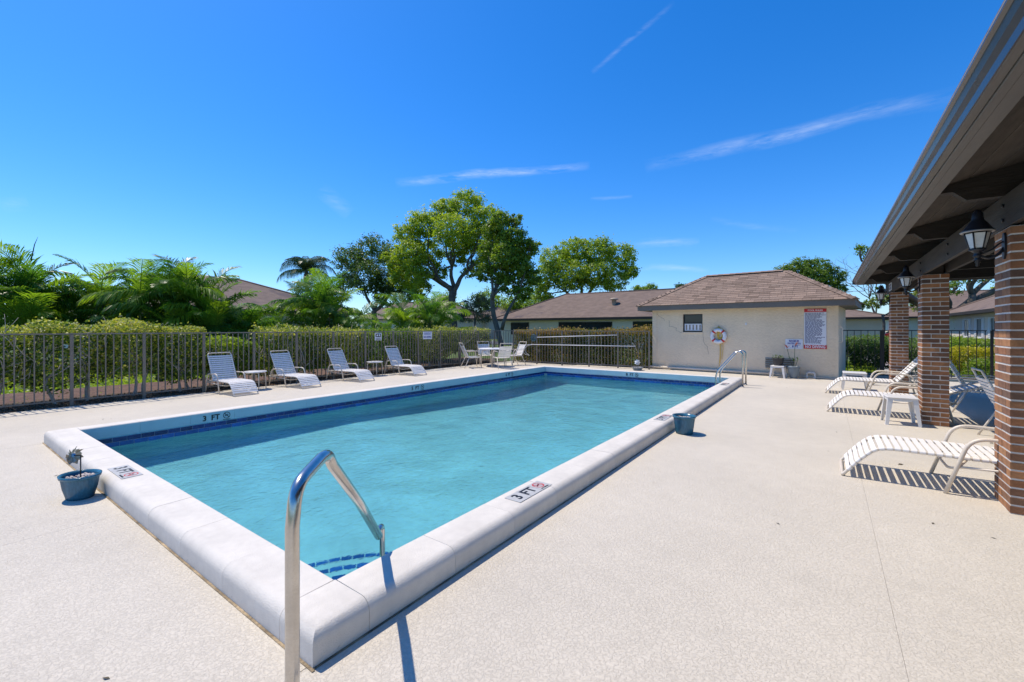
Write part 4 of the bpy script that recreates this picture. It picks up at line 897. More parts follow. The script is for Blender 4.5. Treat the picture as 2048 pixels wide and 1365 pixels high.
# ================================================================ HANDRAILS
hr = empty('handrail', 'stainless steel handrail bending over the near pool corner', 'handrail', (-1.5, .78, 0)); kd = Vector((-.7, .93, 0)); 
def K(k, z): return kd*k+Vector((0, 0, z))
pts = [K(0, -.02), K(0, .3), K(0, .79)]+rounded([K(0, .80), K(.025, .925), K(.235, .965)], .12, 6)[1:-1]+rounded([K(.20, .958), K(.262, .957), K(.30, .90)], .035, 5)+[K(.6, .60), K(.90, .262)]
b = MB(); b.tube(pts, .0235, 14); b.build('rail', M['steel'], hr)
b = MB(); b.tube(rounded([K(.885, .285), K(.925, .30), K(.965, .285), K(.965, -.38)], .03, 4), .0165, 8); b.build('anchor_post', M['steel'], hr)
MB().lathe([(.0235, .001), (.05, .002), (.045, .012), (.026, .022)], 18).build('escutcheon', M['steel'], hr)
ld = empty('pool_ladder', 'stainless steel pool ladder with twin rails at the far right corner', 'ladder', (-1.70, 12.5, 0))
for dy in (-.26, .26):
    b = MB(); b.tube(rounded([(0, dy, 0), (0, dy, .88), (-.16, dy, .885), (-.62, dy, .33), (-.62, dy, -1.1)], .16, 7), .021, 10); b.build('rail', M['steel'], ld)
    MB().lathe([(.021, .001), (.045, .002), (.04, .014), (.023, .02)], 14, c=(0, dy, 0)).build('escutcheon', M['steel'], ld)
for z in (-.35, -.62, -.9): MB().box(-.69, -.60, -.24, .24, z-.012, z+.012, ch=.004).build('tread', M['plastic'], ld)

# ================================================================ LOUNGERS
def tubeobj(name, pts, r, m, parent, n=8, closed=False, ang=None, cap=True): return MB().tube(pts, r, n, closed=closed, cap=cap).build(name, m, parent, fix=False)
def strapmesh(wd, r=.0165, t=.0425, sleeve=.019):
    """strap across y, wrapped round two rails; along-x width t; rail centres at z=0"""
    b = MB(); h = wd/2; b.box(-t/2, t/2, -h, h, sleeve-.003, sleeve+.0015)
    for s in (-1, 1):
        pts = [(-t/2, s*h, 0), (t/2, s*h, 0)]; b.tube(pts, sleeve, 8, cap=False)
    return b.mesh('strap', fix=False)
SW = .57; SM = strapmesh(SW); SMB = strapmesh(SW, t=.045)
SEATZ = .33
def chaise(label, loc, rz, back=62, group='white strap loungers', wm='white', m='cream'):
    e = empty('sun_lounger', label, 'sun lounger', (loc[0], loc[1], 0), rz, group); cm_ = M[m]; h = SW/2
    hx = .66   # hinge x ; foot end at x=1.86
    side = lambda y: [(hx-.42, y, SEATZ-.03), (hx, y, SEATZ-.005), (1.50, y, SEATZ), (1.62, y, SEATZ-.02), (1.74, y, SEATZ-.14), (1.86, y, .03)]
    L = rounded(side(-h), .1, 4); Rr = rounded(side(h), .1, 4)
    foot = rounded([L[-1], Vector((1.875, -h, .015)), Vector((1.875, h, .015)), Rr[-1]], .09, 4)
    tubeobj('seat_frame', L+foot[1:-1]+Rr[::-1], .0155, cm_, e, 8)
    # straps along the frame path
    path = L; acc = 0; nxt = .47; tot = 0
    for i in range(len(path)-1):
        a, c = path[i], path[i+1]; l = (c-a).length
        while nxt <= acc+l and nxt < 1.68:
            p = a.lerp(c, (nxt-acc)/l); d = (c-a).normalized()
            if p.x > hx-.01 or p.x <= 0: link('strap', SM, M[wm], e, (p.x, 0, p.z), (0, -math.atan2(d.z, d.x), 0))
            nxt += .0575
        acc += l
    # backrest
    bl = .80; ca, sa = math.cos(R(back)), math.sin(R(back)); hinge = Vector((hx-.02, 0, SEATZ+.005)); bd = Vector((-ca, 0, sa))
    h2 = h-.001
    q = [hinge+Vector((0, -h2, 0)), hinge+bd*bl+Vector((0, -h2, 0)), hinge+bd*bl+Vector((0, h2, 0)), hinge+Vector((0, h2, 0))]
    bk = tubeobj('backrest_frame', rounded(q, .07, 5), .0155, cm_, e, 8)
    s = .03
    while s < bl-.055: p = hinge+bd*s; link('strap', SMB, M[wm], bk, p, (0, math.atan2(bd.z, -bd.x)+math.pi if False else math.pi-math.atan2(bd.z, bd.x)+math.pi, 0)); s += .061
    # prop strut behind the back
    pm_ = hinge+bd*.5
    st_ = rounded([pm_+Vector((0, -h+.05, 0)), Vector((hx-.40, -h+.05, SEATZ-.04)), Vector((hx-.40, h-.05, SEATZ-.04)), pm_+Vector((0, h-.05, 0))], .05, 3); tubeobj('back_prop', st_, .008, cm_, e, 6)
    for y in (-h-.045, h+.045):
        tubeobj('arm', rounded([(.28, y*1.02, 0), (.40, y, .50), (.98, y, .52), (1.14, y*1.02, 0)], .13, 6), .0165, cm_, e, 8)
        b = MB(); b.tube([(.345, y, .27), (hx-.42, y*.9, SEATZ-.03)], .012, 6); b.tube([(1.06, y, .24), (1.0, y*.88, SEATZ-.02)], .012, 6); b.tube([(.345, y, .27), (1.055, y, .25)], .011, 6); b.build('brace', cm_, e, fix=False)
    tubeobj('crossbar', [(.345, -h-.045, .27), (.345, h+.045, .27)], .012, cm_, e, 6); tubeobj('crossbar', rounded([(1.06, -h-.045, .24), (1.10, -h+.1, .20), (1.10, h-.1, .20), (1.06, h+.045, .24)], .06, 3), .012, cm_, e, 6)
    return e
def place_ch(label, foot, rz, back, **k):      # foot: where the middle of the foot end stands
    d = Vector((math.cos(rz), math.sin(rz))); return chaise(label, (foot[0]-d.x*1.875, foot[1]-d.y*1.875), rz, back, **k)
def PCH(*a, sc=None, **k):
    e = place_ch(*a, **k)
    if sc: f = a[1]; d = Vector((math.cos(a[2]), math.sin(a[2]))); e.scale = (sc,)*3; e.location = (f[0]-d.x*1.875*sc, f[1]-d.y*1.875*sc, 0)
    return e
PCH('leftmost of the four white strap loungers along the fence, raised back towards the hedge', (-10.35, 4.37), R(1), 62, sc=.86)
PCH('second white strap lounger from the left, just right of the cream side table', (-10.33, 5.87), R(5), 60, sc=.86)
PCH('third white strap lounger from the left along the fence, between two gaps', (-10.30, 7.46), R(6), 60, sc=.86)
PCH('fourth white strap lounger along the fence, below the square black and white sign', (-10.26, 9.38), R(2), 60, sc=.86)
PCH('nearest white strap lounger, lying flat half behind the near brick pillar', (.13, 5.78), R(180), 38)
PCH('flat white strap lounger behind the square plastic table', (.01, 9.85), R(180), 20)
PCH('farthest white strap lounger under the pavilion, its back raised', (-.02, 12.55), R(180), 52)

def round_side_table(label, loc, r=.24, h=.43):
    e = empty('side_table', label, 'side table', (*loc, 0), random.random(), 'round side tables between the fence loungers')
    MB().lathe([(0, h+.012), (r, h+.012), (r+.01, h), (r, h-.016), (r-.04, h-.02), (0, h-.012)], 28).build('table_top', M['plastic'], e)
    for k in range(4): a = R(45+90*k); tubeobj('leg', rounded([(.08*math.cos(a), .08*math.sin(a), h-.025), (r*.93*math.cos(a), r*.93*math.sin(a), h-.03), (r*1.0*math.cos(a), r*1.0*math.sin(a), 0)], .05, 4), .0115, M['cream'], e, 7)
round_side_table('cream round side table between the first and second fence loungers', (-11.22, 4.93)); round_side_table('cream round side table left of the fourth fence lounger', (-11.45, 8.55))
def plastic_table(label, loc, rz, s=.45, h=.42, m='plastic', group=None):
    e = empty('plastic_table', label, 'plastic table', (*loc, 0), rz, group); a = s/2
    MB().box(-a, a, -a, a, h-.028, h, ch=.012).build('table_top', M[m], e)
    b = MB(); 
    for k in range(4):
        Q = Matrix.Rotation(math.pi/2*k, 4, 'Z'); b.add([Q @ Vector(p) for p in [(-a+.05, -a+.012, h-.03), (a-.05, -a+.012, h-.03), (a-.09, -a+.012, h-.065), (-a+.09, -a+.012, h-.065), (-a+.05, -a+.024, h-.03), (a-.05, -a+.024, h-.03), (a-.09, -a+.024, h-.065), (-a+.09, -a+.024, h-.065)]], [(0, 1, 2, 3), (7, 6, 5, 4), (3, 2, 6, 7)])
    tag(b.build('apron', M[m], e), kind='stuff')
    for k in range(4):
        sx, sy = ((1, 1), (-1, 1), (-1, -1), (1, -1))[k]; T_ = [(a-.01, a-.01), (a-.075, a-.01), (a-.065, a-.03), (a-.03, a-.03), (a-.03, a-.065), (a-.01, a-.075)]; o = .035; n = 6
        B_l = [(x+o if i in (0, 5) else x+o, y+o) for i, (x, y) in enumerate([(a-.01, a-.01), (a-.05, a-.01), (a-.045, a-.022), (a-.022, a-.022), (a-.022, a-.045), (a-.01, a-.05)])]
        b = MB(); b.smooth = False; vs = [(sx*x, sy*y, h-.02) for x, y in T_]+[(sx*x, sy*y, 0) for x, y in B_l]
        b.add(vs, [tuple(range(n)), tuple(range(n, 2*n))[::-1]]+[(i, (i+1) % n, n+(i+1) % n, n+i) for i in range(n)]); b.build('leg', M[m], e)
    return e
plastic_table('white square plastic table in front of the middle brick pillar', (.93, 9.02), R(4), .37, .43)
plastic_table('white plastic table beside the farthest lounger', (.55, 13.4), 0, .46, .42)
TP = PHP(4.08, -.46, 0); plastic_table('white plastic stool against the beige wall carrying a potted plant', (TP.x, TP.y), PR, .36, .36)

# ================================================================ POTS
def planter(label, loc, r, h, m, rz=0, sx=1, sy=1, rb=.68, ribs=30, cat='planter', grp=None, foot=True, fill='pebble', rim=.02):
    e = empty('planter', label, cat, (*loc, 0) if len(loc) == 2 else loc, rz, grp); n = 60
    prof = [(0, .012), (r*rb, .0), (r*rb*1.06, h*.12), (r*.86, h*.45), (r*.94, h*.8), (r*.95, h*.86), (r+rim*.4, h*.88), (r+rim*.6, h), (r-.004, h), (r*.9, h*.9), (r*.88, h*.8), (0, h*.79)]
    b = MB(); b.lathe(prof[:6], n, rib=(ribs, .03) if ribs else None); b.lathe(prof[5:], n)
    for i, v in enumerate(b.v): b.v[i] = (v[0]*sx, v[1]*sy, v[2])
    b.build('pot', M[m], e, fix=False); MB().lathe([(0, h*.80), (r*.87, h*.80)], 24).build('soil', M['soil'], e, fix=False).scale = (sx, sy, 1)
    if fill == 'pebble':
        pm_ = [MB().lathe([(0, .5), (.8, .35), (1, 0), (.8, -.35), (0, -.5)], 7).mesh('pebble', fix=False)]
        for k in range(60):
            a = random.uniform(0, 6.28); q = math.sqrt(random.random())*r*.76; s = random.uniform(.010, .020)
            link('pebble', pm_[0], M['pebble'], e, (q*math.cos(a)*sx, q*math.sin(a)*sy, h*.82+random.uniform(0, .012)), (random.random(), random.random(), random.random()*3), (s, s*.8, s*.7))
    return e
p1 = planter('oblong ribbed blue planter beside the left front coping with a flower spinner in it', (-5.30, .885), .125, .205, 'bluepot', R(20), 1.18, .98)
planter('round ribbed blue pot against the right coping', (-1.625, 6.40), .145, .255, 'bluepot', rb=.74)
b3x, b3y = ga(1273, 741.5); p3 = planter('shallow grey blue bowl on the far deck with a white flower spinner', (b3x, b3y+.1), .19, .11, 'greypot', ribs=0, rb=.7)
def spinner(label, loc, h, arm, pal, r, faced, rz=0):
    e = empty('flower_spinner', label, 'garden spinner', loc, rz); b = MB(); b.tube([(0, 0, -.03), (0, 0, h)], .0045, 6); b.build('stake', M['black'], e)
    MB().tube([(0, 0, h), (-arm, 0, h-.005)], .0045, 6).build('axle', M['black'], e)
    for k in range(14):
        a = R(25.7*k); c, s = math.cos(a), math.sin(a); x = -arm*.55
        def Pp(u, v, w_): return (x+w_, u*c-v*s, h+u*s+v*c)
        pb_ = MB().add([Pp(.01, 0, 0), Pp(r*.5, r*.3, .016), Pp(r*(1 if k%2 else .75), .0, .02), Pp(r*.55, -r*.26, -.014)], [(0, 1, 2, 3)]).build('petal', pal[k % (len(pal)-1)], e, fix=False)
    MB().lathe([(0, .012), (r*.2, .008), (r*.22, -.008), (0, -.012)], 12, axis=Matrix.Rotation(R(90), 3, 'Y')).build('hub', pal[-1], e, (-arm*.55, 0, h))
gm = mat('shimmer_petal', (.35, .36, .30), .3, metal=.4); gb = mat('blue_petal_centre', (.12, .35, .6), .3); gw = mat('white_petal', (.75, .77, .78), .5); gd = mat('bronze_petal', (.30, .25, .18), .35, metal=.4)
spinner('shimmering flower spinner on a black stake in the oblong blue planter', (-5.28, .885, .16), .21, .12, [gm, gd, gm, gd, gb], .085, 0, R(36))
spinner('white flower spinner standing in the bowl near the back fence', (b3x, b3y+.1, .08), .20, .05, [gw, gw], .115, 0, R(95))
# plants by the pump house
def blade_plant(e, n, L, m, z0, spread=.6, w_=.03):
    for k in range(n):
        a = random.uniform(0, 6.28); el = random.uniform(.2, 1.2); pts = []; p = Vector((0, 0, z0)); d = Vector((math.cos(a)*math.cos(el), math.sin(a)*math.cos(el), math.sin(el)))
        b = MB(); s = Vector((-math.sin(a), math.cos(a), 0)); q = []
        for i in range(5):
            t = i/4; ww = w_*math.sin(math.pi*min(.97, t*.9+.1)); q += [p-s*ww/2, p+s*ww/2]; p = p+d*L/4; d = (d+Vector((0, 0, -.28))).normalized()
        b.add(q, [(2*i, 2*i+1, 2*i+3, 2*i+2) for i in range(4)]); b.build('leaf', m, e, fix=False)
lg = mat('bright_potted_leaf', (.09, .16, .03), .5, trans=.3); lr = mat('red_tip_leaf', (.30, .09, .05), .5, trans=.3); lgw = mat('stem_green', (.12, .14, .05), .6)
pt = planter('charcoal plastic pot of low green leaves on the white stool', (TP.x, TP.y, .362), .155, .23, 'darkpot', ribs=0, fill=None, rb=.7)
pp = empty('potted_plant', 'low bushy green plant growing in the charcoal pot', 'plant', (TP.x, TP.y, .55))
for k in range(26):
    a = random.uniform(0, 6.28); q = random.uniform(.02, .13); zt = random.uniform(.02, .13)
    MB().add([(0, 0, 0), (.035, .02, .012), (.07, 0, 0), (.035, -.02, .012)], [(0, 1, 2, 3)]).build('leaf', lg, pp, (q*math.cos(a), q*math.sin(a), zt), (random.uniform(-.4, .4), random.uniform(-.6, .3), a), fix=False)
b = MB()
for k in range(10): a = random.uniform(0, 6.28); b.tube([(0, 0, -.02), (.09*math.cos(a), .09*math.sin(a), .1)], .005, 4)
b.build('stems', lgw, pp)['kind'] = 'stuff'
GP = PHP(4.47, -.42, 0); planter('tall blue grey flared pot on the deck by the beige wall', (GP.x, GP.y), .16, .36, 'greypot', ribs=0, fill=None, rb=.55)
pp = empty('potted_plant', 'leggy plant with red tipped rosettes growing in the tall blue grey pot', 'plant', (GP.x, GP.y, .29))
for (dx, dy, hh, mm, n, L) in [(-.17, 0, .60, lr, 12, .17), (.03, 0, .68, lr, 14, .19), (.0, .02, .22, lg, 12, .14), (.1, 0, .26, lg, 8, .12), (-.1, 0, .3, lg, 6, .1)]:
    MB().tube([(dx*.1, dy*.1, -.02), (dx*.6, dy, hh*.5), (dx, dy, hh)], .006, 5).build('stem', lgw, pp)
    tip = empty if False else None; hub = MB().lathe([(0, -.01), (.01, 0), (0, .01)], 6).build('rosette', mm, pp, (dx, dy, hh)); blade_plant(hub, n, L, mm, 0, .6, .022)

# ================================================================ DINING SETS
SM2 = strapmesh(.46, t=.042)
def armchair(label, loc, rz, group, m='cream'):
    e = empty('patio_chair', label, 'chair', (*loc, 0), rz, group); h = .235; cm_ = M[m]     # faces +x
    side = lambda y: [(.27, y, .40), (-.18, y, .385), (-.42, y, .90)]
    fr_ = rounded(side(-h), .08, 4); fr2 = rounded(side(h), .08, 4)
    top = rounded([fr_[-1], Vector((-.43, -h, .925)), Vector((-.43, h, .925)), fr2[-1]], .05, 3); tubeobj('seat_frame', fr_+top[1:-1]+fr2[::-1], .0135, cm_, e, 7)
    path = fr_; acc = 0; nxt = .03
    for i in range(len(path)-1):
        a, c = path[i], path[i+1]; l = (c-a).length
        while nxt <= acc+l and nxt < .95:
            p = a.lerp(c, (nxt-acc)/l); d = (c-a).normalized(); link('strap', SM2, M['white'], e, (p.x, 0, p.z), (0, -math.atan2(d.z, d.x), 0)); nxt += .0575
        acc += l
    for y in (-h-.04, h+.04):
        tubeobj('arm', rounded([(.30, y*1.05, 0), (.22, y, .64), (-.26, y, .62)], .14, 6), .0135, cm_, e, 7); tubeobj('leg', [(-.17, y*.95, .39), (-.36, y*1.05, 0)], .0135, cm_, e, 7)
    tubeobj('crossbar', [(.26, -h-.04, .38), (.26, h+.04, .38)], .011, cm_, e, 6)
    return e
dt = (-10.55, 13.35)
t_ = empty('patio_table', 'round white patio table at the far left corner of the deck', 'table', (*dt, 0)); MB().lathe([(0, .70), (.55, .70), (.565, .685), (.55, .67), (0, .675)], 36).build('table_top', M['whitecoat'], t_)
for k in range(4): a = R(45+90*k); tubeobj('leg', rounded([(.1*math.cos(a), .1*math.sin(a), .66), (.42*math.cos(a), .42*math.sin(a), .62), (.46*math.cos(a), .46*math.sin(a), 0)], .1, 4), .014, M['cream'], t_, 7)
up_ = empty('umbrella_base_pole', 'bare grey umbrella pole standing through the round white table', 'umbrella pole', (*dt, 0)); MB().tube([(0, 0, .03), (0, 0, 1.02)], .02, 8).build('pole', M['greytop'], up_); MB().lathe([(0, .08), (.05, .08), (.22, .03), (.23, 0), (0, 0)], 20).build('base', M['greytop'], up_)
gdin = 'white strap chairs round the far patio table'
armchair('white strap chair on the left of the far round table, facing it side on', (-10.85, 12.45), R(58), gdin)
armchair('white strap chair behind the far round table against the fence', (-11.25, 13.75), R(-38), gdin)
armchair('white strap chair with its back to the pool at the far round table', (-9.80, 12.95), R(150), gdin)
armchair('white strap chair right of the far round table, nearest the back fence', (-10.15, 14.25), R(-110), gdin)
gp_ = 'white strap chairs under the pavilion'
armchair('white strap chair under the pavilion between two pillars, farther one', (2.2, 10.95), R(-12), gp_)
armchair('white strap chair under the pavilion just left of the near pillar', (2.07, 8.42), R(0), gp_)
t2 = empty('patio_table', 'dark grey round table under the pavilion behind the near pillar', 'table', (3.25, 11.2, 0)); MB().lathe([(0, .72), (.6, .72), (.61, .70), (.6, .68), (0, .68)], 32).build('table_top', M['greytop'], t2); MB().lathe([(.3, 0), (.3, .03), (.06, .08), (.05, .67), (.2, .68)], 18).build('pedestal', M['greytop'], t2)

# fallen leaves on the deck
fm = [MB().add([(-.035, 0, .003), (0, .016, .012), (.04, .002, .006), (0, -.016, .004)], [(0, 1, 2), (0, 2, 3)]).mesh('fallen_leaf', fix=False)]
for k, (px, py, l) in enumerate([(1801, 930, 'curled dry leaf on the deck beside the nearest lounger'), (1673, 865, 'dry leaf on the deck left of the nearest lounger'), (1656, 903, 'dry leaf at the foot of the nearest lounger'), (222, 838, 'dark leaf on the deck behind the left coping'), (206, 839, 'small dark leaf on the deck near the left fence'), (1556, 1048, 'dry leaf on the open deck in the foreground'), (1866, 1048, 'dry leaf on the deck below the near pillar'), (1987, 1077, 'leaf scrap on the deck at the right edge'), (213, 1358, 'dark leaf scrap at the bottom left of the deck'), (112, 952, 'dry leaf on the deck left of the oblong blue planter'), (1573, 776, 'leaf on the deck in front of the beige wall')]):
    x, y = ga(px, py); o = link('fallen_leaf', fm[0], M['deadleaf'], None, (x, y, .001), (0, 0, random.random()*6)); s = .9 if k == 0 else .5; o.scale = (s, s, s); tag(o, l, 'leaf')

# ================================================================ VEGETATION
def hedge_shrub(label, x0, x1, y0, y1, z0, z1, n, m, size=.055, group=None, trunks=2, base=.45, topyel=.35, cat='hedge', name='hedge_shrub', mt='palebark', rough=.17, dens=.5, bare=0, side='x1'):
    """clipped shrub: leaves on and under an uneven box skin, pale trunks below"""
    cx, cy = (x0+x1)/2, (y0+y1)/2; e = empty(name, label, cat, (cx, cy, 0), 0, group); hx, hy, hz = (x1-x0)/2, (y1-y0)/2, (z1-z0)/2; cz = (z0+z1)/2
    # skin points
    A = np.array([2*hy*2*hz, 2*hy*2*hz, 2*hx*2*hz, 2*hx*2*hz, 2*hx*2*hy*1.3, 2*hx*2*hy*.4]); A /= A.sum(); f = rng.choice(6, n, p=A); u = rng.uniform(-1, 1, (n, 3)); Nn = np.zeros((n, 3))
    for k, (ax_, s) in enumerate([(0, -1), (0, 1), (1, -1), (1, 1), (2, 1), (2, -1)]):
        q = f == k; u[q, ax_] = s; Nn[q, ax_] = s
    depth = rng.exponential(.26, n); P = u*np.array([hx, hy, hz]); P -= Nn*depth[:, None]*min(hx, hz, hy)*1.6
    # uneven outline
    ph_ = rng.uniform(0, 6.28, 6)
    w1 = np.sin(P[:, 1]*2.3+ph_[0])+np.sin(P[:, 0]*2.9+ph_[1])+.7*np.sin(P[:, 1]*5.7+ph_[2])+.6*np.sin(P[:, 2]*6.1+ph_[3])
    P += Nn*(w1*rough*.35)[:, None]; bot = (P[:, 2] < -hz*.35); P[bot, 2] += (rng.random(bot.sum())**2)*hz*.9*(np.sin(P[bot, 1]*3.1+ph_[4])*.5+.5)
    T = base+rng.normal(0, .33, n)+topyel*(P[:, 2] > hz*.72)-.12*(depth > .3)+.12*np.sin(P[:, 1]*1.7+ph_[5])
    keep = rng.random(n) > bare*(.5+.5*np.sin(P[:, 1]*4+ph_[0])*np.sin(P[:, 2]*5+ph_[1])); P = P[keep]; Nn = Nn[keep]; T = T[keep]
    sh = (rng.random(len(P)) < .05) & (P[:, 2] > hz*.75); P[sh, 2] += rng.uniform(.02, .13, sh.sum())
    P[:, 2] += cz
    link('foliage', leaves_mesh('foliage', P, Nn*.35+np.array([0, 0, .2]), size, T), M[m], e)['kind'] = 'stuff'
    for k in range(trunks):
        b = MB(); ty = (-hy*.6+(k+.5)*hy*1.2/trunks)+random.uniform(-.1, .1); tx = random.uniform(.3, .8)*hx
        pts = limb(b, (tx, ty, -.08), (tx+random.uniform(-.1, .1), ty+random.uniform(-.15, .15), z0+.22), .03, .022, .10, 6, 5)
        for j in range(5): limb(b, pts[-1] if j else pts[-2], (tx+random.uniform(-.3, .4), ty+random.uniform(-.45, .45), random.uniform(z0+.4, z1-.15)), .014, .004, .12, 4, 4)
        b.build('trunk', M[mt], e, fix=False)
    b = MB()
    for k in range(int(60*(y1-y0+x1-x0)/2)):
        p = Vector((random.uniform(-hx, hx), random.uniform(-hy, hy), random.uniform(z0, z1-.2))); p.x = hx*random.uniform(.5, 1.02) if (x1-x0) < (y1-y0) else p.x
        limb(b, p, p+Vector((random.uniform(-.15, .2), random.uniform(-.3, .3), random.uniform(.05, .45))), .0075, .003, .1, 3, 3)
    tag(b.build('twigs', M[mt], e, fix=False), kind='stuff')
    return e
gh_ = 'clipped hedge shrubs behind the left fence'
HX0, HX1 = -13.25, -12.15
spec = [(-2.2, -.35, .35, 1.50, 7000, 'hedge shrub behind the left fence, only its edge in the left margin'), (-.3, 1.45, .32, 1.53, 8800, 'yellow green hedge shrub at the left margin with pale trunks below it'), (1.4, 2.55, .28, 1.55, 7200, 'hedge shrub with twin pale trunks, third along the left fence'), (2.5, 3.45, .45, 1.55, 6800, 'hedge shrub with a gap of sunlit lawn at its foot, left fence'), (3.4, 4.25, .22, 1.52, 6200, 'twiggy end shrub of the tall hedge just left of the first lounger')]
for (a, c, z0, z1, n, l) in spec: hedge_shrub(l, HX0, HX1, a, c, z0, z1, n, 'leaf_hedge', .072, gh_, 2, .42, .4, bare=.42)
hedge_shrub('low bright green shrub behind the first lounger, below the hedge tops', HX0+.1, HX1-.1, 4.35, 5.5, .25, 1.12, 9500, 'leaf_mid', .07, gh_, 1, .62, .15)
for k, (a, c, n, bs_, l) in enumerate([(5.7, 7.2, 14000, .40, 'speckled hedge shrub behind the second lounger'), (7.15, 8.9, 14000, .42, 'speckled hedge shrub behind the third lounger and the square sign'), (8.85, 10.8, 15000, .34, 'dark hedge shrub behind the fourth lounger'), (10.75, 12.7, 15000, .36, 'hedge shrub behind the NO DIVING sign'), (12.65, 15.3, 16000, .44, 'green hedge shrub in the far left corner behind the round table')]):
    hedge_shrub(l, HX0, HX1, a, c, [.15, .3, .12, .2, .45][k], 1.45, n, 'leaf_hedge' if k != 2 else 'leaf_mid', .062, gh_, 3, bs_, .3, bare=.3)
gb_ = 'red tinged hedge shrubs behind the back fence'
xs = [-11.3, -9.9, -8.5, -7.1, -5.42]
for k in range(4): hedge_shrub('red and green hedge shrub behind the back fence, '+['leftmost beside the round table', 'behind the blue skimmer net', 'under the middle of the two poles', 'against the pump house corner'][k], xs[k], xs[k+1]+.06, 15.75+.07*k, 16.7, .02, 1.42, 15000, 'leaf_red', .062, gb_, 2, .45, .35, bare=0)
# lawn side hedges and shrubs right of the pump house
hedge_shrub('dark clipped hedge with a top tinted as if sunlit behind the black fence right of the pump house', -.6, 3.3, 21.2, 22.4, .35, 1.12, 15000, 'leaf_dark', .07, None, 4, .42, .75)  # strong top tint paints the sunlit upper face into the leaf colour
hedge_shrub('dark shrub with glossy pale leaves behind the black fence at the gate post', .75, 1.75, 19.2, 20.0, .15, .95, 9000, 'leaf_dark', .06, None, 2, .35, .2)
hedge_shrub('narrow dark shrub close to the right corner of the pump house', .25, .55, 18.9, 19.6, .15, 1.0, 3500, 'leaf_dark', .06, None, 1, .45, .2)
hedge_shrub('dark shrub between the far and middle brick pillars', 1.75, 3.1, 18.9, 20.2, .05, 1.0, 9000, 'leaf_dark', .06, None, 2, .45, .3)
hedge_shrub('yellow variegated shrub behind the black gate', 3.3, 6.4, 19.3, 20.2, .1, .86, 12000, 'leaf_yellow', .07, None, 3, .62, .2)
hedge_shrub('low green shrub in front of the yellow variegated shrub', 3.5, 6.0, 18.3, 19.2, -.05, .45, 10000, 'leaf_mid', .06, None, 2, .6, .2)
hedge_shrub('trimmed green hedge below the shuttered white house', 4.3, 5.5, 25, 31, .1, 1.0, 12000, 'leaf_mid', .08, None, 3, .5, .5)
hedge_shrub('far clipped hedge beside the utility cabinet', 6.0, 8.5, 27, 28, .1, 1.0, 5000, 'leaf_dark', .08, None, 2, .5, .3)
# areca palms
palm_clump('large dark palm at the left edge of the photo with a spear leaf', 8, 15.5, 485, 150, 14, 'palmdark', perst=6, sc=1.1)
palm_clump('dark areca palm clump between the left edge palm and the tall middle palms', 112, 18, 552, 130, 12, 'palmdark', perst=5)
palm_clump('areca palm clump with one high arching frond, left of the tallest palms', 205, 17.5, 520, 120, 11)
palm_clump('tall yellow green areca palm clump in the middle of the left row', 300, 17, 508, 140, 15)
palm_clump('tallest areca palm clump hiding the brown roof edge', 385, 17, 512, 130, 15)
palm_clump('areca palm clump with yellow fronds at the right end of the left row', 450, 18, 570, 110, 11)
palm_clump('low yellow areca palm in front of the left brown roof', 535, 19.5, 608, 120, 10, perst=5, sc=.7)
palm_clump('rounded areca palm clump below the tall queen palm', 650, 19, 545, 175, 24, sc=.92)
palm_clump('low areca palm clump in front of the big green tree', 860, 21, 578, 150, 20, sc=.85)
palm_clump('small areca palm clump left of the big tree trunk', 790, 22, 612, 80, 7, sc=.65, perst=5)
sp = MB(); sx_, sy_ = gxy(62, 15.5); z0_, z1_ = zz(505, 15.5), zz(474, 15.5); tx_, ty_ = gxy(76, 15.5)
sp.tube([(sx_, sy_, z0_-.3), ((sx_+tx_)/2, (sy_+ty_)/2, (z0_+z1_)/2), (tx_, ty_, z1_)], 0, 5, rr=[.02, .014, .003]); tag(sp.build('palm_spear', M['palmdark']), 'single unopened palm spear pointing up right at the left edge', 'palm leaf')
# queen palm
qx, qy = gxy(613, 40); qz = zz(560, 40); e = empty('queen_palm', 'tall drooping palm standing above the rounded areca clump', 'palm', (qx, qy, 0)); b = MB(); limb(b, (0, 0, -.1), (0, 0, qz), .2, .14, .01, 8, 6); b.lathe([(.14, 0), (.24, .3), (.26, .8), (.12, 1.3), (.05, 1.5)], 10, c=(0, 0, qz-.5)); b.build('trunk', M['bark'], e, fix=False)
for k in range(26):
    o = link('frond', QF[k % 3 if k > 5 else 2], M['queen'], e, (0, 0, qz+.55), (0, random.uniform(-.35, .15), k*2.4)); q = random.uniform(.85, 1.15); o.scale = (q, q, q)
# trees
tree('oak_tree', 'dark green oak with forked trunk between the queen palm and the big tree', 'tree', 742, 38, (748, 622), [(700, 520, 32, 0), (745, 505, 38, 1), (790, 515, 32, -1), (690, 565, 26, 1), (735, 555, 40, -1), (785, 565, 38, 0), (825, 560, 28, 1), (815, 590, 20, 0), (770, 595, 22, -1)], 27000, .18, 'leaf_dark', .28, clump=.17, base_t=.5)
tree('shade_tree', 'tallest bright green tree with spreading grey limbs in the middle', 'tree', 915, 34, (905, 578), [(935, 408, 32, 0), (890, 425, 30, 1), (975, 440, 34, -1), (850, 448, 34, 0), (905, 462, 40, -2), (955, 478, 36, 1), (815, 470, 28, 0), (820, 510, 34, -1), (860, 505, 30, 1.5), (795, 535, 22, 0), (838, 548, 26, -1), (1000, 490, 28, 1), (915, 510, 26, 1), (978, 525, 26, -1), (800, 560, 22, 1), (838, 578, 24, -.5), (872, 545, 22, 1), (775, 520, 16, 0), (945, 540, 20, 1)], 56000, .17, 'leaf_tree', .34, clump=.16, base_t=.7, twigs=3)
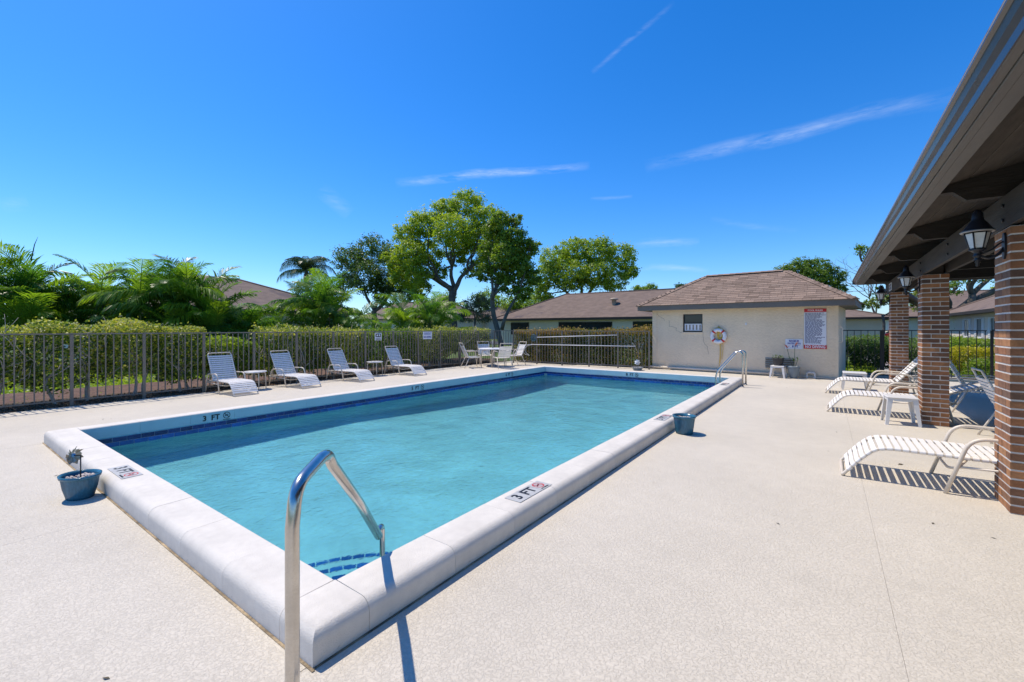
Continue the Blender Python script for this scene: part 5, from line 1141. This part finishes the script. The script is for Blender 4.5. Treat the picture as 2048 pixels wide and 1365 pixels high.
tree('shade_tree', 'leaning darker tree with thin twin trunks before the long white house', 'tree', 1004, 30, (985, 588), [(1000, 445, 24, 0), (1025, 475, 28, 0), (1050, 500, 24, .5), (1010, 510, 30, -.5), (980, 500, 24, .5), (1040, 535, 28, 0), (1000, 550, 26, .5), (1065, 490, 16, 0), (1020, 570, 22, 0), (1062, 555, 22, .5), (1045, 585, 20, 0), (970, 545, 20, .5), (1030, 440, 16, 0), (985, 465, 20, .5)], 32000, .16, 'leaf_mid', .2, clump=.18, base_t=.62, twigs=3, extra=lambda mb, f, e: (limb(mb, (0, 0, 1.4), Vector((1.0, .5, zz(590, 30))), .15, .09, .08), limb(mb, Vector((1.0, .5, zz(590, 30))), Vector((1.5, .8, zz(530, 30))), .09, .03, .08)))
tree('shade_tree', 'round broad green tree behind the roof of the long white house', 'tree', 1165, 47, (1165, 600), [(1110, 520, 32, 0), (1150, 505, 34, 1), (1195, 503, 34, 0), (1240, 515, 30, 1), (1255, 545, 22, 0), (1095, 555, 30, 0), (1140, 550, 36, -1), (1190, 550, 36, -1), (1230, 560, 28, 0), (1085, 590, 24, 0)], 34000, .23, 'leaf_tree', .35, clump=.16, base_t=.58)
tree('shade_tree', 'small flat topped tree above the far end of the long roof', 'tree', 1292, 60, (1292, 600), [(1280, 582, 14, 0), (1300, 580, 14, 0), (1265, 588, 10, 0)], 3500, .22, 'leaf_tree', .15, clump=.2, base_t=.4)
tree('shade_tree', 'little tree tip left of the pump house roof', 'tree', 1362, 55, (1362, 600), [(1362, 578, 13, 0), (1348, 585, 8, 0)], 1800, .22, 'leaf_dark', .15, clump=.2, base_t=.4)
tree('shade_tree', 'dense dome shaped dark green tree behind the pump house roof', 'tree', 1625, 32, (1625, 620), [(1570, 550, 26, 0), (1600, 535, 24, 0), (1635, 538, 26, 0), (1665, 555, 24, 0), (1675, 578, 18, 0), (1615, 560, 34, -.5), (1650, 575, 28, -.5)], 22000, .13, 'leaf_mid', .3, clump=.12, base_t=.35, limbs=False, per=30)
tree('shade_tree', 'wide tree with heavy dark limbs behind the pavilion', 'tree', 1905, 34, (1905, 622), [(1745, 510, 26, -6), (1735, 555, 18, -8), (1760, 585, 18, -8), (1770, 530, 30, -5), (1720, 500, 14, -7), (1830, 560, 30, 0), (1855, 595, 22, 0), (1900, 540, 40, 0), (1950, 545, 30, 0), (1915, 575, 20, -2), (1960, 520, 40, -2), (2040, 520, 50, 0)], 14000, .15, 'leaf_mid', .6, clump=.22, base_t=.5, extra=lambda mb, f, e: [limb(mb, f+Vector((0, 0, -.3)), Vector((x, y, z)), .34, .12, .08) for x, y, z in ((5.0, 2.0, zz(562, 34)), (3.2, 1.2, zz(570, 34)), (-2.5, -1, zz(560, 34)))])
tree('shade_tree', 'small green tree top over the shuttered house roof', 'tree', 1990, 50, (1990, 605), [(1985, 590, 16, 0), (2005, 585, 18, 0), (1965, 598, 9, 0)], 3000, .2, 'leaf_tree', .15, clump=.2)
tree('shrub_tree', 'grey leaved bushy tree right of the low areca palms', 'tree', 950, 33, (950, 640), [(935, 615, 18, 0), (960, 605, 20, 0), (965, 630, 18, 0), (930, 635, 14, 0)], 5000, .13, 'leaf_grey', .1, clump=.2, base_t=.55)
tree('shrub_tree', 'yellow green bush behind the far brick pillar', 'tree', 1765, 30, (1765, 630), [(1755, 605, 14, 0), (1772, 598, 14, 0), (1840, 590, 16, 2), (1835, 610, 12, 2)], 3500, .12, 'leaf_hedge', .1, clump=.2, base_t=.5)
tree('shrub_tree', 'small dark bush peeping over the pump house right eave', 'tree', 1722, 50, (1722, 630), [(1722, 610, 10, 0), (1732, 612, 8, 0)], 1200, .18, 'leaf_mid', .1, clump=.2)
for k, (px, t, by, r, m_, l) in enumerate([(830, 75, 608, 20, 'leaf_tree', 'distant tree mass left of the big trunk, above the low palms'), (890, 80, 600, 18, 'leaf_tree', 'distant tree showing under the big tree crown'), (975, 70, 598, 20, 'leaf_tree', 'distant tree between the two big trunks'), (1040, 66, 600, 26, 'leaf_tree', 'distant tree right of the leaning trunk'), (1075, 62, 612, 20, 'leaf_tree', 'distant tree at the left end of the long roof'), (790, 80, 622, 16, 'leaf_dark', 'distant dark tree behind the oak'), (560, 60, 640, 20, 'leaf_dark', 'distant dark tree low behind the palms')]):
    tree('distant_tree', l, 'tree', px, t, (px, by+12), [(px-r*.8, by+4, r*.8, 0), (px+r*.7, by+3, r*.8, 1), (px, by-2, r, -1), (px, by+18, r, 0)], 4000, .3, m_, .2, clump=.25, limbs=False, base_t=.4)
# bare twiggy tree
bx_, by_ = gxy(1752, 40); e = empty('bare_tree', 'leafless twiggy tree between the pump house and the pavilion', 'tree', (bx_, by_, 0)); b = MB()
def twig(p, d, L, r, k):
    q = p+d*L; limb(b, p, q, r, r*.6, .06, 4, 3)
    if k: 
        for j in range(3): twig(q, (d+Vector((random.gauss(0, .5), random.gauss(0, .5), random.gauss(.05, .35)))).normalized(), L*random.uniform(.6, .85), r*.6, k-1)
twig(Vector((0, 0, -.1)), Vector((0, 0, 1)), 2.6, .11, 5); b.build('trunk', M['bark'], e, fix=False)
# lawn tufts where the grass shows between the hedges, and litter in the beds
def scatter(name, n, x0, x1, y0, y1, z, size, m, ramp=.5, kind='stuff', up=.3):
    P = np.stack([rng.uniform(x0, x1, n), rng.uniform(y0, y1, n), rng.uniform(z, z+size*.4, n)], 1); o = link(name, leaves_mesh(name, P, np.tile([0, 0, up], (n, 1)), size, rng.normal(ramp, .25, n)), m); o['kind'] = kind; tag(o, cat=None); return o
M['litter'] = mat('mixed_leaf_litter', (.1, .07, .04), .9, attr='tint', ramp=[(.06, .035, .02), (.16, .09, .05), (.30, .18, .11), (.10, .06, .03)])
tag(scatter('leaf_litter', 9000, -13.0, -11.62, -2, 15.3, -.02, .05, M['litter']), 'brown leaf litter strewn under the fence and hedge', 'leaf litter')
tag(scatter('grass', 40000, -22, -13.3, -6, 16, -.1, .09, M['leaf_tree'], .75, up=0), 'short sunlit lawn behind the hedge', 'grass')
tag(scatter('grass', 16000, -1, 9, 18.9, 26, -.1, .09, M['leaf_tree'], .75, up=0), 'short lawn beyond the black fence', 'grass')
